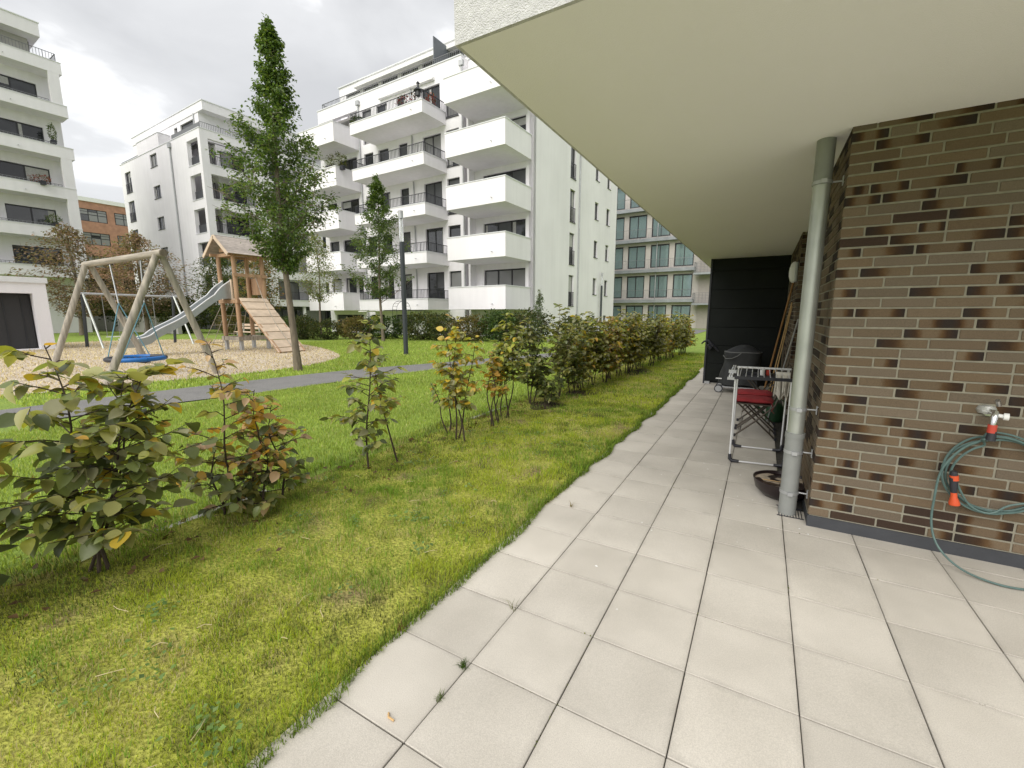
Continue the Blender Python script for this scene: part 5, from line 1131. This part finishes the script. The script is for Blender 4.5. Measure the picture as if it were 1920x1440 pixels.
# ================================================================== GRASS AND SMALL GROUND DETAIL
def vnoise(x, y, s, seed=0):
    x=x*s+seed*17.3; y=y*s+seed*9.1; xi=np.floor(x).astype(int); yi=np.floor(y).astype(int); fx=x-xi; fy=y-yi; fx=fx*fx*(3-2*fx); fy=fy*fy*(3-2*fy)
    def h(a,b): n=(a*374761393+b*668265263+seed*1274126177)&0x7fffffff; n=((n^(n>>13))*1274126177)&0x7fffffff; return ((n^(n>>16))&0xffff)/65535.
    return (h(xi,yi)*(1-fx)+h(xi+1,yi)*fx)*(1-fy)+(h(xi,yi+1)*(1-fx)+h(xi+1,yi+1)*fx)*fy
def blades(x, y, ln, wd, lean, col, seed):
    rg=np.random.default_rng(seed); n=len(x); a=rg.uniform(0,6.283,n); dx,dy=np.cos(a),np.sin(a); px,py=-dy,dx; l=rg.uniform(.25,1,n)*lean
    V=np.empty((n,5,3)); z0=-.006
    def put(k,f,w,s):
        hz=np.sqrt(np.clip(1-(l*f)**2,.05,1)); V[:,k,0]=x+dx*ln*f*l*f+px*w*s; V[:,k,1]=y+dy*ln*f*l*f+py*w*s; V[:,k,2]=z0+ln*f*hz
    put(0,0,wd/2,1); put(1,0,wd/2,-1); put(2,.55,wd*.42,-1); put(3,.55,wd*.42,1); put(4,1,0,0)
    F=(np.arange(n)*5)[:,None]; Q=np.concatenate([F+np.array([[0,1,2]]),F+np.array([[0,2,3]]),F+np.array([[3,2,4]])]); return V.reshape(-1,3), Q, np.repeat(col,5,axis=0)
def patch(x0,x1,y0,y1,dens,L0,W0,mode,seed,lean=.8):
    rg=np.random.default_rng(seed); n=int((x1-x0)*(y1-y0)*dens); x=rg.uniform(x0,x1,n); y=rg.uniform(y0,y1,n); p=vnoise(x,y,2.1,1)*.6+vnoise(x,y,6.,2)*.4; q=vnoise(x,y,1.3,3)*.55+vnoise(x,y,5.,4)*.45
    if mode=='strip':
        keep=rg.random(n) < np.clip(.5+1.5*(vnoise(x,y,9.,6)*.6+p*.4-.42),.12,1); 
        moss=np.array([.44,.52,.055]); green=np.array([.23,.37,.05]); straw=np.array([.54,.48,.25]); dk=np.array([.13,.15,.045])
        w=np.stack([np.clip(p*3.2-1.1,0.04,1.5),np.clip(1.45-p*2.2,.08,1),np.clip(q*4.4-2.1,.03,1.6),np.clip(1.1-q*2.2,.02,.7)],1); hd=np.clip((-2.75-x)/.5,0,1); w[:,0]*=1-.75*hd; w[:,2]*=1+.6*hd; w[:,3]+=.7*hd; w[:,1]+=.12; g2=vnoise(x,y,.9,21)*.5+vnoise(x,y,3.1,22)*.5; w[:,1]*=np.clip(3.6*g2-.8,.1,2.4); w[:,0]*=np.clip(2.3-2.4*g2,.15,1.6); w[:,3]+=np.clip(vnoise(x,y,4.3,23)*2.4-1.45,0,.9); w/=w.sum(1,keepdims=True)
        k=(rg.random((n,1))>np.cumsum(w,1)).sum(1).clip(0,3); col=np.array([moss,green,straw,dk])[k]*rg.uniform(.7,1.3,(n,1)); ln=L0*rg.uniform(.45,1.25,n)*(1+.5*(k==1))*(.55+.95*vnoise(x,y,8.,25)); ln*=np.where(x>-1.47,1.25,1)
    else:
        keep=np.ones(n,bool); c=np.array([[.275,.36,.085],[.345,.42,.12],[.20,.27,.06],[.43,.41,.19]]); k=rg.choice(4,n,p=[.45,.3,.19,.06]); col=c[k]*rg.uniform(.75,1.25,(n,1))*(.85+.35*p[:,None]); ln=L0*rg.uniform(.5,1.2,n)
    x,y,ln,col=x[keep],y[keep],ln[keep],col[keep]; return blades(x,y,ln,W0*np.random.default_rng(seed+1).uniform(.7,1.3,len(x)),lean,col,seed+2)
def join(ps):
    off=0; V=[];F=[];C=[]
    for v,f,c in ps: V.append(v);F.append(f+off);C.append(c);off+=len(v)
    return np.concatenate(V),np.concatenate(F),np.concatenate(C)
gs=[patch(-3.5,-1.35,-.6,3.2,15000,.029,.0030,'strip',200),patch(-3.5,-1.35,3.2,7,7000,.036,.0042,'strip',201),patch(-3.5,-1.38,7,17.8,2600,.042,.007,'strip',202)]
gs.append(patch(-3.72,-3.42,-.6,9,5500,.055,.0042,'strip',203))
# ragged fringe hanging over the paver edge
rg=np.random.default_rng(77); n=9000; yy=rg.uniform(-.6,12,n)**1.0; edge=-1.37+.055*vnoise(yy,yy*0,5.,8)+.09*np.clip(vnoise(yy,yy*0,1.7,9)-.45,0,1); xx=edge-np.abs(rg.normal(0,.035,n))
gs.append(blades(xx,yy,rg.uniform(.025,.07,n),np.full(n,.0033)*(1+yy/6),.95,np.array([[.21,.31,.045]])*rg.uniform(.4,1.3,(n,1)),78))
V,F,C=join(gs); tag(fastobj('grass_strip',V,F,M['grass'],C),'short mossy grass between the hedge and the pavers','grass',kind='stuff')
gs=[patch(-8.2,-3.58,-1,6,2600,.05,.0075,'lawn',210,.6),patch(-8.0,-3.5,6,18,1300,.06,.012,'lawn',211,.6)]
V,F,C=join(gs); k_=np.ones(len(V),bool)
tri=V[F].mean(1); nx=np.interp(tri[:,1],near[:,1],near[:,0]); F=F[tri[:,0]>nx+.01]; tag(fastobj('grass_lawn',V,F,M['grass'],C),'bright green lawn between the hedge and the asphalt path','grass',kind='stuff')
gs=[patch(-21,-6.0,2,20,420,.075,.02,'lawn',212,.6)]
V,F,C=join(gs); tri=V[F].mean(1); fx=np.interp(tri[:,1],far[:,1],far[:,0])
def inpoly(px_,py_,poly):
    c=np.zeros(len(px_),bool); P=np.array(poly); j=len(P)-1
    for i in range(len(P)):
        a,b=P[i],P[j]; t=((a[1]>py_)!=(b[1]>py_))&(px_<(b[0]-a[0])*(py_-a[1])/(b[1]-a[1]+1e-12)+a[0]); c^=t; j=i
    return c
F=F[(tri[:,0]<fx-.02)&~inpoly(tri[:,0],tri[:,1],cz)]; tag(fastobj('grass_far',V,F,M['grass'],C),'green lawn between the path, the playground and the gardens','grass',kind='stuff')
# wood chips
rg=np.random.default_rng(90); n=60000; x=rg.uniform(-31.5,-11.2,n); y=rg.uniform(-1,14.3,n); k=inpoly(x,y,cz); x,y=x[k],y[k]; n=len(x); a=rg.uniform(0,6.28,n); l=rg.uniform(.012,.034,n); w=rg.uniform(.006,.013,n); V=np.empty((n,4,3)); dx,dy=np.cos(a),np.sin(a); z=.008+rg.uniform(0,.02,n); tl=rg.normal(0,.02,n)
for q,(s,t) in enumerate(((-1,-1),(1,-1),(1,1),(-1,1))): V[:,q,0]=x+dx*l*s-dy*w*t; V[:,q,1]=y+dy*l*s+dx*w*t; V[:,q,2]=z+tl*s
C=np.repeat(pal(rg,n,[(.54,.465,.375),(.63,.56,.47),(.38,.31,.24),(.69,.63,.54)],[3,3,1.5,1]),4,axis=0); tag(fastobj('wood_chips',V.reshape(-1,3),np.arange(n*4).reshape(-1,4),M['grass'],C),'loose pale wood chips covering the playground','wood chips',kind='stuff')
# fallen straw and clover on the strip
rg=np.random.default_rng(91); mb=MB()
for i in range(40):
    x,y=rg.uniform(-3.3,-1.5),rg.uniform(.2,5.5); a=rg.uniform(0,6.28); l=rg.uniform(.03,.13); mb.tube([(x,y,.022),(x+l*.5*math.cos(a),y+l*.5*math.sin(a),.03),(x+l*math.cos(a+.2),y+l*math.sin(a+.2),.024)],.0016,4)
tag(mb.build('straw',plain('dry_straw',(.50,.42,.24),.8)),'dry straw stalks scattered on the mossy strip','straw',kind='stuff')
n=900; ct=rg.uniform([-3.3,.2],[-1.45,6],(46,2)); k=rg.integers(0,46,n); P=np.concatenate([ct[k]+rg.normal(0,.045,(n,2)),rg.uniform(.012,.035,(n,1))],1); V,F,C=leaves_mesh(P,np.concatenate([rg.normal(0,1,(n,2)),rg.normal(0,.2,(n,1))],1),np.array([0,0,1.])+rg.normal(0,.25,(n,3)),rg.uniform(.014,.03,n),pal(rg,n,[(.20,.32,.08),(.27,.38,.12),(.14,.24,.06)],[2,1,2]),.9,.1)
tag(fastobj('clover',V,F,M['leaf'],C),'small clover and weed leaves in the mossy strip','clover',kind='stuff')
n=260; hh=rg.uniform(0,1,n); P=np.stack([-3.3+rg.normal(0,.28,n),rg.uniform(.4,9,n),np.full(n,.02)],1); V,F,C=leaves_mesh(P,np.concatenate([rg.normal(0,1,(n,2)),rg.normal(0,.15,(n,1))],1),np.array([0,0,1.])+rg.normal(0,.4,(n,3)),rg.uniform(.035,.065,n),pal(rg,n,[(.14,.085,.04),(.22,.15,.07),(.10,.06,.03),(.20,.17,.09)],[2,2,2,1]))
tag(fastobj('fallen_leaves',V,F,M['leafmatte'],C),'dry fallen beech leaves on the soil under the hedge','leaf litter',kind='stuff')
M['soil']=groundmat('dark_soil',[(.035,.026,.016),(.06,.045,.028),(.045,.035,.02)],6,50,1.,(.6,1.4))
for i,(x,y,rx,ry,lab) in enumerate([(-3.0,6.35,.28,.38,'dark bare earth patch under the green shrub in mid hedge'),(-2.92,7.65,.3,.35,'dark bare earth patch under the darkest hedge shrub'),(-2.72,11.4,.3,.9,'long dark bare earth patch under the far hedge')]):
    nn=22; V=[(x,y,.028)]+[(x+rx*(1+.18*math.sin(3*t+i))*math.cos(t),y+ry*(1+.15*math.cos(4*t))*math.sin(t),-.002) for t in [2*math.pi*j/nn for j in range(nn)]]
    tag(MB().add(V,[(0,1+j,1+(j+1)%nn) for j in range(nn)]).build('earth_patch',M['soil'],None,smooth=True),lab,'soil')
# weeds in the paver joints
def weed(loc,h,n,label,col,seed):
    rg=np.random.default_rng(seed); V,F,C=blades(loc[0]+rg.normal(0,.008,n),loc[1]+rg.normal(0,.008,n),rg.uniform(.5,1.1,n)*h,np.full(n,.003),.95,np.array([col])*rg.uniform(.7,1.3,(n,1)),seed); tag(fastobj('joint_weed',V,F,M['grass'],C),label,'weed','weeds in the paver joints')
weed((-.985,1.30),.05,46,'tuft of grass in the nearest crossing of paver joints',(.07,.13,.02),1); weed((-.975,1.13),.035,26,'small leafy weed in the joint nearest the camera',(.12,.17,.04),2)
weed((-.972,1.72),.09,9,'thin grass wisp in the joint beyond the grass tuft',(.16,.17,.07),3); weed((-1.18,2.98),.07,14,'dry grass wisp on a paver near the lawn edge',(.2,.16,.07),4); weed((-1.37,1.33),.06,20,'reddish tuft where the first cross joint meets the lawn',(.2,.1,.05),5)
rg=np.random.default_rng(93); n=5200; ver=rg.random(n)<.6; ii=rg.integers(-1,6,n); jj=rg.integers(-4,14,n); x=np.where(ver,X0+ii*PX,rg.uniform(-1.36,.9,n)); y=np.where(ver,rg.uniform(-.3,6.5,n),Y0+jj*PY); k=(vnoise(x,y,2.3,11)+vnoise(x,y,7.,12)*.5>.92+.22*np.clip((x+1.2)/1.5,0,1))&((x<.38)|(y<3.5)); x,y=x[k]+rg.normal(0,.0016,k.sum()),y[k]+rg.normal(0,.0016,k.sum()); n=len(x)
P=np.stack([x,y,np.full(n,-.004)],1); V,F,C=leaves_mesh(P,np.concatenate([rg.normal(0,1,(n,2)),rg.uniform(0,.8,(n,1))],1),np.array([0,0,1.])+rg.normal(0,.3,(n,3)),rg.uniform(.005,.011,n),pal(rg,n,[(.10,.12,.03),(.16,.17,.05),(.08,.075,.035)],[2,1,1.5]),.9,.1); tag(fastobj('joint_moss',V,F,M['leafmatte'],C),'moss specks growing in the joints of the pavers','moss',kind='stuff')
# pale petals on the pavers
mb=MB(); rp_=random.Random(12)
pet=[(1440,992),(1480,982),(1499,992),(1515,1002),(1411,938),(1384,949),(1383,931),(1388,891),(1327,880),(1320,869),(1240,890),(1184,898),(1351,919),(1382,1017),(1118,1062),(1204,980),(1222,995),(1157,1143)]
for (u_,v_) in pet:
    th=R(29.9); ph=R(-9.18); fw=Vector((-math.sin(th)*math.cos(ph),math.cos(th)*math.cos(ph),math.sin(ph))); rt_=Vector((math.cos(th),math.sin(th),0)); up_=rt_.cross(fw); ry_=fw+rt_*(u_-960)/810-up_*(v_-720)/810; t=-1.48/ry_.z; x,y=ry_.x*t,ry_.y*t
    a=rp_.uniform(0,6); s=rp_.uniform(.006,.012); mb.add([(x+s*math.cos(a),y+s*math.sin(a),.002),(x+s*.6*math.cos(a+1.6),y+s*.6*math.sin(a+1.6),.004),(x-s*math.cos(a),y-s*math.sin(a),.002),(x+s*.6*math.cos(a-1.6),y+s*.6*math.sin(a-1.6),.003)],[(0,1,2,3)])
tag(mb.build('petals',M['white']),'pale petals and crumbs scattered over the pavers','petals',kind='stuff')
tag(MB().tube([(-1.10,.985,.004),(-1.085,.97,.008),(-1.06,.972,.004)],.004,6).build('stalk_piece',M['polepale'],None,smooth=True),'short curled pale stalk lying on a near paver','stalk')
